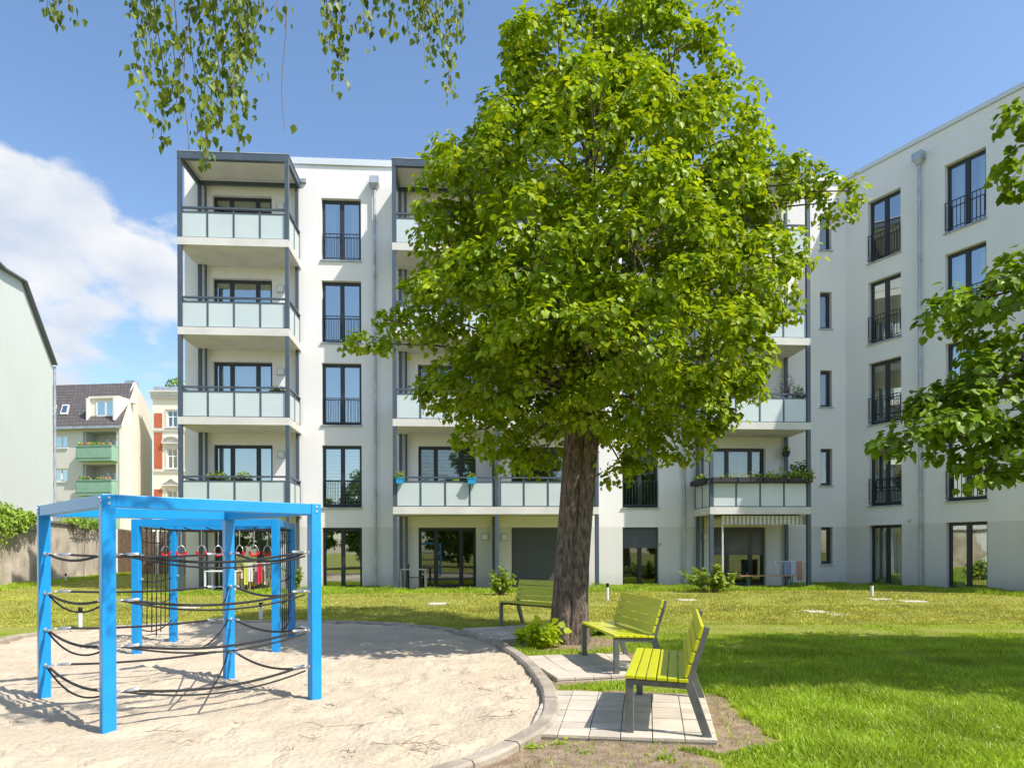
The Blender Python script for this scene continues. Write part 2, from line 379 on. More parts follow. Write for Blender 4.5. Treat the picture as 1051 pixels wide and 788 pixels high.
# side and back of the main block
mw.quad(MAIN.p(ULEFT, 0, BASEZ), MAIN.p(ULEFT, 0, TOPZ), MAIN.p(ULEFT, -12, TOPZ), MAIN.p(ULEFT, -12, BASEZ))
mw.quad(MAIN.p(ULEFT, -12, BASEZ), MAIN.p(ULEFT, -12, TOPZ), MAIN.p(UC+9, -12, TOPZ), MAIN.p(UC+9, -12, BASEZ))
mw.build('wall', 'render', bld)
ww = wall_with_holes(WING, 0, WL, BASEZ, TOPZ, holes['w'])
ww.quad(WING.p(WL, 0, BASEZ), WING.p(WL, -11, BASEZ), WING.p(WL, -11, TOPZ), WING.p(WL, 0, TOPZ))
ww.quad(WING.p(WL, -11, BASEZ), WING.p(-8, -11, BASEZ), WING.p(-8, -11, TOPZ), WING.p(WL, -11, TOPZ))
ww.build('wall', 'render', bld)
rf = MB()
rf.quad(MAIN.p(ULEFT, -.3, TOPZ-.4), MAIN.p(UC+3, -.3, TOPZ-.4), MAIN.p(UC+9, -12, TOPZ-.4), MAIN.p(ULEFT, -12, TOPZ-.4))
rf.quad(WING.p(WL, -.3, TOPZ-.395), WING.p(WL, -11, TOPZ-.395), WING.p(-8, -11, TOPZ-.395), WING.p(0, -.3, TOPZ-.395))
rf.build('roof', 'zinc', bld)
pc = MB(); pc.box(ULEFT-.05, UC, -.35, .06, TOPZ-.02, TOPZ+.02, fr=MAIN); pc.box(ULEFT-.05, UC, .035, .06, TOPZ-.2, TOPZ-.02, fr=MAIN)
pc.box(0, WL+.05, -.35, .055, TOPZ-.015, TOPZ+.025, fr=WING); pc.box(0.06, WL+.05, .035, .055, TOPZ-.12, TOPZ-.015, fr=WING)
pc.build('parapet_cap', 'capping', bld)

def pipe(fr, u, z0, z1, v=.12, head=True, r=.05):
    mb = MB(fr); mb.tube([fr.p(u, v, z0), fr.p(u, v, z1)], r, 10)
    z = z0+1.4
    while z < z1-.5: mb.tube([fr.p(u, v, z), fr.p(u, v, z+.05)], r*1.25, 10); mb.box(u-.015, u+.015, 0, v-r*.8, z+.01, z+.04); z += 1.9
    if head:
        mb.box(u-.16, u+.16, .01, .27, z1+.12, z1+.36); P = []
        for (a, z) in ((.14, z1+.12), (.055, z1-.04)):
            P += [fr.p(u-a, .14-a*.85, z), fr.p(u+a, .14-a*.85, z), fr.p(u+a, .14+a*.85, z), fr.p(u-a, .14+a*.85, z)]
        mb.add(P, [(0, 1, 5, 4), (1, 2, 6, 5), (2, 3, 7, 6), (3, 0, 4, 7)])
    return mb.build('drainpipe', 'zinc', bld)
pipe(MAIN, MAIN.u(.12, 385), .1, 14.05)
pipe(MAIN, MAIN.u(.12, 702), .1, 14.05)
pipe(WING, WING.u(.12, 944), .1, 14.15)
MB(MAIN).box(MAIN.u(.03, 309), MAIN.u(.03, 315), 0, .08, 14.2, 14.34).build('roof_overflow', 'zinc', bld)
# wall lamps beside the balcony doors
def lamp(px, k):
    u = MAIN.u(0, px); z = FL*k+1.98
    l = MB(MAIN).box(u-.1, u+.1, 0, .08, z-.1, z+.1).build('wall_lamp', 'lamp', bld, bevel=.012); MB(MAIN).box(u-.125, u+.125, 0, .035, z-.125, z+.125).build('bezel', 'zinc', l)
for k in range(5): lamp(288.5, k)
for k in range(5): lamp(497, k); lamp(517, k); lamp(722, k)
# small ventilation grilles and outlets
for (fr, px, z) in ((MAIN, 676.8, 1.7), (WING, 933, 2.45)):
    u = fr.u(0, px); MB(fr).box(u-.05, u+.05, 0, .03, z-.04, z+.04).build('vent_grille', 'zinc', bld)

# ------------------------------------------------------------------ balcony towers
def balcony(u0, u1, k, left, right, label=None):
    z = .09+FL*k
    sl = MB(MAIN).box(u0+.002, u1-.002, .002, BD+.04, z-.24, z)
    b = sl.build('balcony', 'soffit', bld)
    if label: b['label'] = label
    r = MB(MAIN); v = BD-.02
    segs = [((u0+.09, v), (u1-.09, v), 4)]
    if left: segs.append(((u0+.04, v-.05), (u0+.04, .1), 2))
    if right: segs.append(((u1-.04, v-.05), (u1-.04, .1), 2))
    pan = []
    for (a, b_, n) in segs:
        A = Vector(a); B = Vector(b_); d = (B-A).normalized(); nrm = Vector((d.y, -d.x))
        f2 = Frame(MAIN.p(A.x, A.y, 0), MAIN.p(d.x, d.y, 0)-MAIN.o, MAIN.p(nrm.x, nrm.y, 0)-MAIN.o)
        L = (B-A).length
        r.box(0, L, -.035, .035, z+.93, z+.985, fr=f2); r.box(0, L, -.02, .02, z+.80, z+.835, fr=f2); r.box(0, L, -.02, .02, z+.0, z+.03, fr=f2)
        for i in range(n+1):
            x = L*i/n; x = min(max(x, .025), L-.025); r.box(x-.025, x+.025, -.019, .019, z+.03, z+.80, fr=f2); r.box(x-.02, x+.02, -.018, .018, z+.835, z+.93, fr=f2)
        for i in range(n):
            pan.append((f2, L*i/n+.03, L*(i+1)/n-.03))
    r.build('railing', 'steel', b)
    for f2, a, c in pan: MB(f2).box(a, c, -.006, .006, z+.034, z+.796).build('glass_panel', 'frost', b)
    return b
def tower(x0, x1, bays, top=True, label=None):
    u0, u1 = MAIN.u(BD, x0), MAIN.u(BD, x1); w = (u1-u0)/bays
    for j in range(bays+1):
        u = min(max(u0+w*j, u0+.06), u1-.06)
        for zz in range(5):
            za = .0 if zz == 0 else .09+FL*zz; zc = .09+FL*(zz+1)-.24 if zz < 4 else 13.98
            MB(MAIN).box(u-.06, u+.06, BD-.085, BD+.042, za, zc).build('steel_post', 'steel', bld)
        if True:
            pb = MB(MAIN)
            for zz in range(5):
                za = 0 if zz == 0 else .09+FL*zz; zc = .09+FL*(zz+1)-.24 if zz < 4 else 13.98
                uu = u + (.05 if j == 0 else -.05)
                pb.box(uu-.05, uu+.05, .09, .19, za, zc)
            pb.build('steel_post', 'steel', bld)
    for j in range(bays):
        a = u0+w*j; b = a+w
        for k in range(1, 5): balcony(a, b, k, j == 0, j == bays-1)
        # slim inner downpipe
        pp = MB(MAIN)
        for zz in range(5):
            za = 0 if zz == 0 else .09+FL*zz; zc = .09+FL*(zz+1)-.24 if zz < 4 else 13.98
            q = a+.3 if j == 0 else b-.3
            pp.tube([MAIN.p(q, .13, za), MAIN.p(q, .13, zc)], .04, 8)
        pp.build('drainpipe', 'steel', bld)
        if j > 0:
            for k in range(5):
                z = .09+FL*k
                MB(MAIN).box(a-.02, a+.02, .2, BD-.12, z+.05, z+1.9).build('privacy_screen', 'frost', bld)
    # roof
    rm = MB(MAIN)
    rm.box(u0, u1, BD-.09, BD+.05, 13.98, 14.2)
    rm.box(u0, u0+.1, .05, BD-.09, 13.99, 14.16); rm.box(u1-.1, u1, .05, BD-.09, 13.99, 14.16); rm.box(u0+.1, u1-.1, .05, .15, 14.0, 14.12)
    for j in range(1, bays): rm.box(u0+w*j-.05, u0+w*j+.05, .15, BD-.09, 13.99, 14.16)
    c = rm.build('canopy_roof', 'steel', bld)
    MB(MAIN).box(u0+.1, u1-.1, .15, BD-.09, 14.125, 14.16).build('ceiling_panel', 'soffit', c)
    MB(MAIN).box(u0-.02, u1+.02, .02, BD+.06, 14.203, 14.235).build('cover_sheet', 'zinc', c)
    return u0, u1
L0, L1 = tower(183, 297, 1)
M0, M1 = tower(403, 614, 2)
R0, R1 = tower(728, 831.5, 1)
# terrace slabs
for (a, b) in ((L0, L1), (M0, M1), (R0, R1)):
    o = MB(MAIN).box(a-.05, b+.05, .01, BD+.25, .0, .17).build('terrace_paving', 'lid'); tag(o, kind='structure')
# awning below the first right-hand balcony
aw0, aw1 = MAIN.u(1.5, 741), MAIN.u(1.5, 828)
am = bpy.data.materials.new('awning cloth'); am.use_nodes = True; nt = am.node_tree
wv = N(nt, 'ShaderNodeTexWave', wave_type='BANDS', bands_direction='X'); wv.inputs['Scale'].default_value = 2.2
tc = N(nt, 'ShaderNodeTexCoord'); nt.links.new(tc.outputs['Object'], wv.inputs['Vector'])
cr = N(nt, 'ShaderNodeValToRGB'); e = cr.color_ramp.elements; e[0].color = (.70, .64, .5, 1); e[1].color = (.28, .29, .30, 1); e[0].position = .45; e[1].position = .62
nt.links.new(wv.outputs['Fac'], cr.inputs[0]); nt.links.new(cr.outputs[0], nt.nodes['Principled BSDF'].inputs['Base Color']); M['awning'] = am
aw = MB(MAIN)
aw.box(aw0, aw1, .05, 1.45, 2.62, 2.63)
n = 26
for i in range(n):
    a = aw0+(aw1-aw0)*i/n; b = aw0+(aw1-aw0)*(i+1)/n; q = .04*math.sin(i*2.2)
    P = [MAIN.p(a, 1.5, 2.66), MAIN.p(b, 1.5, 2.66), MAIN.p(b, 1.5+q*.6, 2.38), MAIN.p((a+b)/2, 1.5+q, 2.345), MAIN.p(a, 1.5-.02, 2.38)]
    aw.add(P, [(0, 4, 3, 2, 1)])
ao = aw.build('awning', 'awning', bld); ao['label'] = 'striped cream and grey awning with a scalloped valance'
MB(MAIN).box(aw0, aw1, 1.44, 1.49, 2.6, 2.66).build('awning_rail', 'white', ao)
MB(MAIN).tube([MAIN.p(aw0+.03, 1.42, .17), MAIN.p(aw0+.03, 1.42, 2.62)], .03, 8).build('awning_pole', 'white', ao)

# ------------------------------------------------------------------ things on balconies and terraces
def plant(name, label, cat, c, rad, n, matn, size, group=None, stems=8, kind='heart', pot=None, bloom=0):
    c = Vector(c); t = thing(name, label, cat, c, group)
    rad = np.array(rad)
    d = norm(rng.normal(size=(n, 3))); d[:, 2] = np.abs(d[:, 2])*1.0
    P = np.array(c)+d*rad*(rng.random((n, 1))**.45); P[:, 2] += rad[2]*.12
    Nn = d*.5+np.array([0, 0, .6])+rng.normal(size=(n, 3))*.4; T = d+rng.normal(size=(n, 3))*.4-np.array([0, 0, .3])
    leaves('foliage', P, Nn, T, size*rng.uniform(.6, 1.2, n), matn, t, kind)
    s = MB()
    for i in range(stems):
        a = random.uniform(0, 6.28); e = c+Vector((math.cos(a)*rad[0]*.6, math.sin(a)*rad[1]*.6, rad[2]*random.uniform(.5, .95)))
        s.tube([c+Vector((math.cos(a)*.02, math.sin(a)*.02, -.02)), (c+e)/2+Vector((0, 0, rad[2]*.1)), e], [.01, .007, .003], 5)
    s.build('stem', 'twig', t)
    if pot:
        w, dd, h, pm, fr = pot
        q = MB(fr); b = (c-fr.o); u = b.dot(fr.d); v = b.dot(fr.n)
        P = []
        for (f_, z) in ((.8, c.z-h), (1, c.z)):
            P += [fr.p(u-w/2*f_, v-dd/2*f_, z), fr.p(u+w/2*f_, v-dd/2*f_, z), fr.p(u+w/2*f_, v+dd/2*f_, z), fr.p(u-w/2*f_, v+dd/2*f_, z)]
        q.add(P, [(0, 3, 2, 1), (0, 1, 5, 4), (1, 2, 6, 5), (2, 3, 7, 6), (3, 0, 4, 7)])
        q.box(u-w/2-.01, u+w/2+.01, v-dd/2-.01, v+dd/2+.01, c.z-.03, c.z-.003)
        q.build('planter', pm, t)
    if bloom:
        f = MB()
        for i in range(bloom):
            p = Vector(P_choice(c, rad)); f.tube([p, p+Vector((0, 0, .02))], [.02, .025], 5)
        f.build('blossom', 'flower', t)
    return t
def P_choice(c, rad):
    a = random.uniform(0, 6.28); r = random.random()**.5
    return (c[0]+math.cos(a)*rad[0]*r, c[1]+math.sin(a)*rad[1]*r, c[2]+rad[2]*random.uniform(.5, 1))
def bal(px, k, v=BD-.25, dz=.0): return MAIN.p(MAIN.u(v, px), v, .09+FL*k+dz)
plant('potted_plant', 'green plants in a dark box inside the lowest left-tower balcony, the left one of two', 'potted plant', bal(221, 1, BD-.3, .92), (.3, .13, .22), 160, 'shrub', .07, 'plants on balconies', pot=(.6, .18, .16, 'planter', MAIN))
plant('potted_plant', 'green plants in a dark box inside the lowest left-tower balcony, the right one of two', 'potted plant', bal(249, 1, BD-.3, .92), (.3, .13, .2), 160, 'shrub', .07, 'plants on balconies', pot=(.6, .18, .16, 'planter', MAIN))
plant('potted_plant', 'low yellow green plant by the right post of the second left-tower balcony', 'potted plant', bal(285, 2, BD-.3, .92), (.25, .13, .16), 120, 'shrub', .06, 'plants on balconies', pot=(.5, .18, .14, 'planter', MAIN))
plant('potted_plant', 'small green plant in a blue pot hung on the middle-tower railing', 'potted plant', bal(484, 1, BD+.12, .93), (.12, .1, .16), 60, 'shrub', .06, 'plants on balconies', pot=(.3, .2, .2, 'bluepot', MAIN))
plant('potted_plant', 'green plant in a blue pot hung at the left corner of the middle-tower railing', 'potted plant', bal(410, 1, BD+.12, .93), (.16, .1, .2), 70, 'shrub', .06, 'plants on balconies', pot=(.24, .2, .2, 'bluepot', MAIN))
plant('potted_plant', 'small plant in a light green pot on the middle-tower railing', 'potted plant', bal(468, 1, BD-.2, .9), (.1, .08, .1), 40, 'shrub', .05, 'plants on balconies', pot=(.18, .16, .16, 'greenpot', MAIN))
plant('potted_shrub', 'dark purple leaved shrub standing on the second right-tower balcony', 'potted plant', bal(806, 2, BD-.35, .75), (.42, .3, .95), 420, 'dark_leaf', .07, 'plants on balconies', kind='lance', stems=16, pot=(.4, .35, .4, 'planter', MAIN))
plant('potted_plant', 'loose green plant right of the purple shrub on the second right-tower balcony', 'potted plant', bal(819, 2, BD-.3, .9), (.22, .2, .4), 130, 'shrub', .07, 'plants on balconies', pot=(.3, .2, .2, 'planter', MAIN))
plant('potted_plant', 'low green plant left of the purple shrub on the second right-tower balcony', 'potted plant', bal(787, 2, BD-.3, .9), (.32, .15, .22), 140, 'shrub', .06, 'plants on balconies', pot=(.6, .18, .15, 'planter', MAIN))
plant('potted_plant', 'tall dark green plant at the right end of the lowest right-tower balcony', 'potted plant', bal(821, 1, BD-.3, 1.0), (.42, .3, .55), 280, 'linden_dark', .11, 'plants on balconies', pot=(.3, .3, .3, 'planter', MAIN))
plant('potted_plant', 'small dark plant hanging on the back wall of the lowest right-tower balcony', 'potted plant', MAIN.p(MAIN.u(.25, 806), .3, 5.0), (.12, .1, .22), 70, 'linden_dark', .07, 'plants on balconies', pot=(.2, .18, .16, 'planter', MAIN))
# long planter boxes on the R1 railing
tb = thing('planter_box', 'long black planter boxes of trailing green plants along the lowest right-tower railing', 'planter', bal(780, 1, BD+.1, .8))
q = MB(MAIN); ua, ub = R0+.02, R1-.0
nb = 4
for i in range(nb):
    a = ua+(ub-ua)*i/nb+.02; b = ua+(ub-ua)*(i+1)/nb-.02; q.box(a, b, BD+.03, BD+.21, .09+FL+.82, .09+FL+.98)
q.box(R0-.2, R0-.02, .25, BD-.1, .09+FL+.82, .09+FL+.98)
q.build('box', 'planter', tb)
n = 900; t_ = rng.random(n)**.55; u_ = ua+(ub-ua)*t_
dens = t_ > .55
P = np.array([tuple(MAIN.p(u, BD+.12+random.gauss(0, .07), .09+FL+.98+abs(random.gauss(0, .07 if not d else .11))-(.16*random.random() if d and random.random() < .4 else 0))) for u, d in zip(u_, dens)])
keep = dens | (rng.random(n) < .3); P = P[keep]
leaves('foliage', P, rng.normal(size=P.shape)*.5+np.array([0, -.3, .7]), rng.normal(size=P.shape)+np.array([0, -.3, -.4]), .075*rng.uniform(.6, 1.2, len(P)), 'shrub', tb)
n = 160; P = np.array([tuple(MAIN.p(R0-.1+random.gauss(0, .05), random.uniform(.3, BD-.15), .09+FL+1.0+abs(random.gauss(0, .07)))) for _ in range(n)])
leaves('foliage', P, rng.normal(size=P.shape)*.5+np.array([0, -.3, .7]), rng.normal(size=P.shape), .07*rng.uniform(.6, 1.2, n), 'shrub', tb)

def table(name, label, cat, c, fr, w, d, h, top, legm, group=None, th=.03):
    t = thing(name, label, cat, fr.p(c[0], c[1], c[2]), group)
    MB(fr).box(c[0]-w/2, c[0]+w/2, c[1]-d/2, c[1]+d/2, c[2]+h-th, c[2]+h).build('table_top', top, t)
    for sx in (-1, 1):
        for sy in (-1, 1):
            x = c[0]+sx*(w/2-.03); y = c[1]+sy*(d/2-.03)
            MB(fr).box(x-.022, x+.022, y-.022, y+.022, c[2], c[2]+h-th).build('leg', legm, t)
    return t
def chair(name, label, c, fr, m, face=1, group=None):
    t = thing(name, label, 'chair', fr.p(*c), group); u, v, z = c
    sm = MB(fr)
    for i in range(5): sm.box(u-.2+i*.083, u-.2+i*.083+.07, v-.2, v+.2, z+.43, z+.45)
    sm.build('seat', m, t)
    b = MB(fr); x = u-face*.2
    for i in range(4): b.box(x-.012, x+.012, v-.19, v+.19, z+.55+i*.09, z+.61+i*.09)
    b.build('backrest', m, t)
    for sx in (-1, 1):
        for sy in (-1, 1):
            hh = .9 if sx == -face else .43
            MB(fr).box(u+sx*.19-.018, u+sx*.19+.018, v+sy*.205-.012, v+sy*.205+.012, z, z+hh).build('leg', m, t)
    return t
zt0 = .17
table('garden_table', 'white framed table on the left tower terrace behind the ring frame', 'table', (MAIN.u(1.2, 229), 1.2, zt0), MAIN, 1.0, .7, .72, 'white', 'white')
chair('garden_chair', 'wooden folding chair between the white table and the hanging clothes', (MAIN.u(1.0, 252), 1.0, zt0), MAIN, 'wood', 1, 'folding chairs on the left terrace')
chair('garden_chair', 'wooden folding chair standing nearest the terrace door behind the white table', (MAIN.u(.45, 248), .5, zt0), MAIN, 'wood', -1, 'folding chairs on the left terrace')
table('garden_table', 'grey metal table in front of the middle tower terrace door', 'table', (MAIN.u(1.2, 424), 1.25, zt0), MAIN, .85, .6, .74, 'gal', 'gal')
chair('garden_chair', 'dark chair tucked under the grey metal terrace table', (MAIN.u(.9, 424), .8, zt0), MAIN, 'black', 1)
def rack(label, px, v, clothes, name='clothes_rack'):
    u = MAIN.u(v, px); t = thing(name, label, 'clothes rack', MAIN.p(u, v, zt0))
    f = MB(MAIN)
    for s in (-1, 1):
        f.tube([MAIN.p(u+s*.42, v-.3, zt0), MAIN.p(u+s*.42, v+.3, zt0+.95)], .012, 6); f.tube([MAIN.p(u+s*.42, v+.3, zt0), MAIN.p(u+s*.42, v-.3, zt0+.95)], .012, 6)
    for i in range(5): f.tube([MAIN.p(u-.42, v-.3+.15*i, zt0+.95), MAIN.p(u+.42, v-.3+.15*i, zt0+.95)], .006, 6)
    f.build('frame', 'white', t)
    for (du, dv, w, h, c) in clothes:
        key = 'cloth%s' % (c,)
        if key not in M: M[key] = mat('cloth', c, .9)
        g = MB(MAIN); nn = 6; a = u+du-w/2
        for i in range(nn):
            x0 = a+w*i/nn; x1 = a+w*(i+1)/nn; y0 = .02*math.sin(i*1.7); y1 = .02*math.sin((i+1)*1.7)
            g.quad(MAIN.p(x0, v+dv, zt0+.965), MAIN.p(x1, v+dv, zt0+.965), MAIN.p(x1, v+dv+y1+.015, zt0+.96-h), MAIN.p(x0, v+dv+y0+.015, zt0+.96-h))
            g.quad(MAIN.p(x0, v+dv-.02, zt0+.965), MAIN.p(x1, v+dv-.02, zt0+.965), MAIN.p(x1, v+dv-.04, zt0+.96-h*.8), MAIN.p(x0, v+dv-.04, zt0+.96-h*.8))
        g.build('hanging_cloth', key, t)
rack('drying rack hung with yellow, white and red clothes on the left tower terrace', 265, 1.0, [(-.32, .3, .12, .7, (.6, .6, .1)), (-.18, .3, .14, .6, (.65, .62, .6)), (-.02, .15, .14, .7, (.5, .3, .4)), (.12, .3, .14, .66, (.6, .02, .05)), (.27, .15, .13, .7, (.6, .58, .52)), (.36, .3, .08, .5, (.1, .1, .12))])
rack('drying rack with blue striped and orange towels on the right tower terrace', 811, 1.3, [(-.28, .3, .22, .6, (.22, .26, .36)), (-.05, .3, .2, .5, (.4, .45, .55)), (.16, .3, .2, .65, (.45, .22, .15))])
# wooden beer bench at R terrace
tb2 = thing('wooden_bench', 'long pale wooden bench on green folding legs at the right tower terrace', 'bench', MAIN.p(MAIN.u(BD, 790), BD+.1, zt0))
ub0, ub1 = MAIN.u(BD, 757), MAIN.u(BD, 819)
MB(MAIN).box(ub0, ub1, BD-.03, BD+.2, zt0+.45, zt0+.48).build('seat', 'wood', tb2)
M['greenleg'] = mat('green steel', (.03, .16, .08), .5)
for u in (ub0+.3, ub1-.3):
    MB(MAIN).box(u-.012, u+.012, BD, BD+.03, zt0, zt0+.45).box(u-.012, u+.012, BD+.14, BD+.17, zt0, zt0+.45).box(u-.01, u+.01, BD+.03, BD+.14, zt0+.2, zt0+.22).build('leg', 'greenleg', tb2)

# ------------------------------------------------------------------ neighbouring buildings on the left
M['mint'] = render_mat('pale mint render', (.65, .68, .635), (.74, .73, .70), 3.35)
M['roofdark'] = mat('dark roof', (.16, .17, .18), .6)
gh = thing('gable_house', 'pale mint house with a blank gable wall and dark mansard roof edge', 'building', (-22.2, 33, 0))
def gp(Y, z): return Vector((-22.2-.34*(Y-33), Y, z))
poly = [gp(33, -.3), gp(33, 10.55), gp(29.05, 13.03), gp(26.85, 12.66), gp(19, 12.6), gp(16, 10.5), gp(16, -.3)]
g = MB(); g.prism(poly, (-9, -3, 0)); g.build('wall', 'mint', gh)
r = MB()
rp = poly[1:6]
for a, b in zip(rp, rp[1:]):
    nrm = (b-a).cross(Vector((-.95, -.32, 0))).normalized()
    if nrm.z < 0: nrm = -nrm
    P = [a+Vector((.2, .07, 0))+nrm*.01, b+Vector((.2, .07, 0))+nrm*.01]; Q = [p+Vector((-9.4, -3.1, 0)) for p in P]; U = [p+nrm*.055 for p in P]; V = [p+nrm*.055 for p in Q]
    r.add(P+Q+U+V, [(0, 1, 3, 2), (4, 6, 7, 5), (0, 4, 5, 1), (2, 3, 7, 6), (0, 2, 6, 4), (1, 5, 7, 3)])
r.build('roof', 'roofdark', gh)
g = MB(); g.box(-.35, -.05, .02, .4, 11.6, 11.7, fr=Frame(gp(31.2, 0), (0, 1, 0), (1, 0, 0))); 
MB().tube([gp(33.05, 10.5)+Vector((.05, .05, 0)), gp(33.05, 3)+Vector((.05, .05, 0))], .06, 8).build('drainpipe', 'zinc', gh)

# mansard house: frame m
M['beige'] = render_mat('beige render', (.66, .625, .56), (.6, .56, .5), 1)
M['cream'] = render_mat('cream render', (.76, .71, .59), (.70, .65, .54), 1)
M['mintbal'] = mat('green balcony', (.26, .42, .30), .8, color2=(.22, .37, .27), nscale=2)
tile = bpy.data.materials.new('roof tiles'); tile.use_nodes = True; nt = tile.node_tree
bk = N(nt, 'ShaderNodeTexBrick'); bk.inputs['Scale'].default_value = 1; bk.inputs['Brick Width'].default_value = .34; bk.inputs['Row Height'].default_value = .33; bk.inputs['Mortar Size'].default_value = .03
bk.inputs['Color1'].default_value = (.10, .088, .085, 1); bk.inputs['Color2'].default_value = (.14, .12, .11, 1); bk.inputs['Mortar'].default_value = (.04, .035, .035, 1)
tc = N(nt, 'ShaderNodeTexCoord'); mp = N(nt, 'ShaderNodeMapping'); mp.inputs['Rotation'].default_value = (math.radians(-90), 0, 0)
nt.links.new(tc.outputs['Object'], mp.inputs[0]); nt.links.new(mp.outputs[0], bk.inputs['Vector'])
nt.links.new(bk.outputs['Color'], nt.nodes['Principled BSDF'].inputs['Base Color']); nt.nodes['Principled BSDF'].inputs['Roughness'].default_value = .7; M['tile'] = tile
YH = 57.0
cx0 = at(125.6, 436, YH).x
HS = Frame((cx0, YH, 0), (-math.cos(.1), math.sin(.1), 0), (-math.sin(.1), -math.cos(.1), 0))   # u runs left, n towards the viewer
sd = Vector((-.28, .96, 0)).normalized()
mh = thing('mansard_house', 'beige house with a dark tiled mansard roof and green balconies', 'building', (cx0, YH, 0))
ev = HS.uz(0, 125, 436.5)[1]; rz = at(139, 394.4, YH+5).z
hw = []
def hwin(px0, px1, py0, py1):
    a, z1 = HS.uz(0, px1, py0); b, _ = HS.uz(0, px0, py0); _, z0 = HS.uz(0, px1, py1); hw.append((a, b, z0, z1)); return (a, b, z0, z1)
wins = [hwin(55, 69, 446.5, 459.5), hwin(55, 69, 480.5, 494), hwin(55, 69, 514, 528)]
logs = [hwin(85, 119, 441.5, 472), hwin(85, 119, 476, 507), hwin(85, 119, 511, 542)]
w = wall_with_holes(HS, 0, 16, -.3, ev, hw, .3)
w.build('wall', 'beige', mh)
# side wall with the gable profile
def sp(t, z): return Vector((cx0, YH, 0))+sd*t+Vector((0, 0, z))
tr = 4.6
side = MB(); zR = rz; tend = 11.0
side.prism([sp(0, -.3), sp(0, ev), sp(tr, zR), sp(tend, zR-1.6), sp(tend, -.3)], (-.25, -.03, 0)); side.build('wall', 'cream', mh)
ro = MB()
def rp_(t, u, z): return sp(t, z)+HS.d*u
ro.quad(rp_(-.35, .02, ev-.1), rp_(tr, .02, zR), rp_(tr, 16, zR), rp_(-.35, 16, ev-.1)); ro.quad(rp_(tr, 0, zR), rp_(tend, 0, zR-1.6), rp_(tend, 16, zR-1.6), rp_(tr, 16, zR))
ro.build('roof', 'tile', mh)
MB().beam(rp_(-.42, -.05, ev-.18), rp_(-.42, 16, ev-.18), .18, .2).build('gutter', 'zinc', mh)
def ropt(px, py, lift=0):
    # point on the front roof slope seen at px,py
    dx, dy = unroll(px, py); d = Vector((dx/F, 1, dy/F)); a = rp_(-.35, 0, ev-.1); b = rp_(tr, 0, zR); c = rp_(-.35, 10, ev-.1)
    nn = (b-a).cross(c-a).normalized(); o = Vector((0, 0, CAM)); t = (a-o).dot(nn)/d.dot(nn); nn = nn if nn.y < 0 else -nn
    return o+d*t+nn*lift
for (x0, x1) in ((53, 58.5), (62, 71.5)):
    f = MB(); q = [ropt(x0, 425.5, .1), ropt(x1-2, 425.5, .1), ropt(x1, 416, .1), ropt(x0+3, 416, .1)]
    n_ = (q[1]-q[0]).cross(q[3]-q[0]).normalized(); n_ = n_ if n_.y > 0 else -n_
    f.prism(q, n_*.25); fo = f.build('roof_window', 'white', mh)
    ce = sum(q, Vector())/4; p = MB(); p.add([ce+(v-ce)*.78-n_*.01 for v in q], [(0, 1, 2, 3)]); p.build('pane', 'pane', fo)
# dormer loggia
dz0 = HS.uz(-.4, 100, 428.5)[1]; dz1 = HS.uz(-.4, 100, 409.5)[1]; du0 = HS.u(-.4, 119.5); du1 = HS.u(-.4, 89)
dm = MB(HS); dm.box(du0, du0+.12, -2.2, -.1, dz0-.3, dz1+.1); dm.box(du1-.1, du1, -2.2, -.3, dz0-.3, dz1+.1); dm.box(du0, du1, -3.2, -.6, dz1+.1, dz1+.3); dm.box(du0+.12, du1-.1, -.8, -.75, dz0, dz1+.1)
dmo = dm.build('dormer', 'cream', mh)
f = MB(HS); a, b = HS.u(-.7, 117.5), HS.u(-.7, 99)
zz0, zz1 = dz0+.15, dz1-.1
f.box(a, b, -.75, -.70, zz0, zz0+.12); f.box(a, b, -.75, -.7, zz1-.1, zz1)
for t in (0, .5, 1): x = a+(b-a)*t; f.box(x-.06, x+.06, -.75, -.7, zz0+.12, zz1-.1)
f.build('window_frame', 'white', dmo); MB(HS).box(a+.06, b-.06, -.735, -.725, zz0+.12, zz1-.1).build('pane', 'pane', dmo)
for h in wins:
    a, b, z0, z1 = h; f = MB(HS); 
    for x in (a+.05, (a+b)/2, b-.05): f.box(x-.05, x+.05, -.2, -.12, z0, z1)
    f.box(a+.1, b-.1, -.2, -.125, z0, z0+.1); f.box(a+.1, b-.1, -.2, -.125, z1-.1, z1); fo = f.build('window', 'white', mh)
    MB(HS).box(a, b, -.17, -.16, z0, z1).build('pane', 'pane', fo); MB(HS).box(a-.08, b+.08, -.1, .1, z0-.08, z0).build('sill', 'white', fo)
    MB(HS).box(a, b, -.9, -.85, z0-.3, z1+.3).build('room_interior', 'room', fo)
    m2 = MB(HS); m2.box(a, a+.5, -.3, -.28, z0, z1); m2.box(b-.4, b, -.3, -.28, z0, z1); m2.build('curtain', 'curtain', fo)
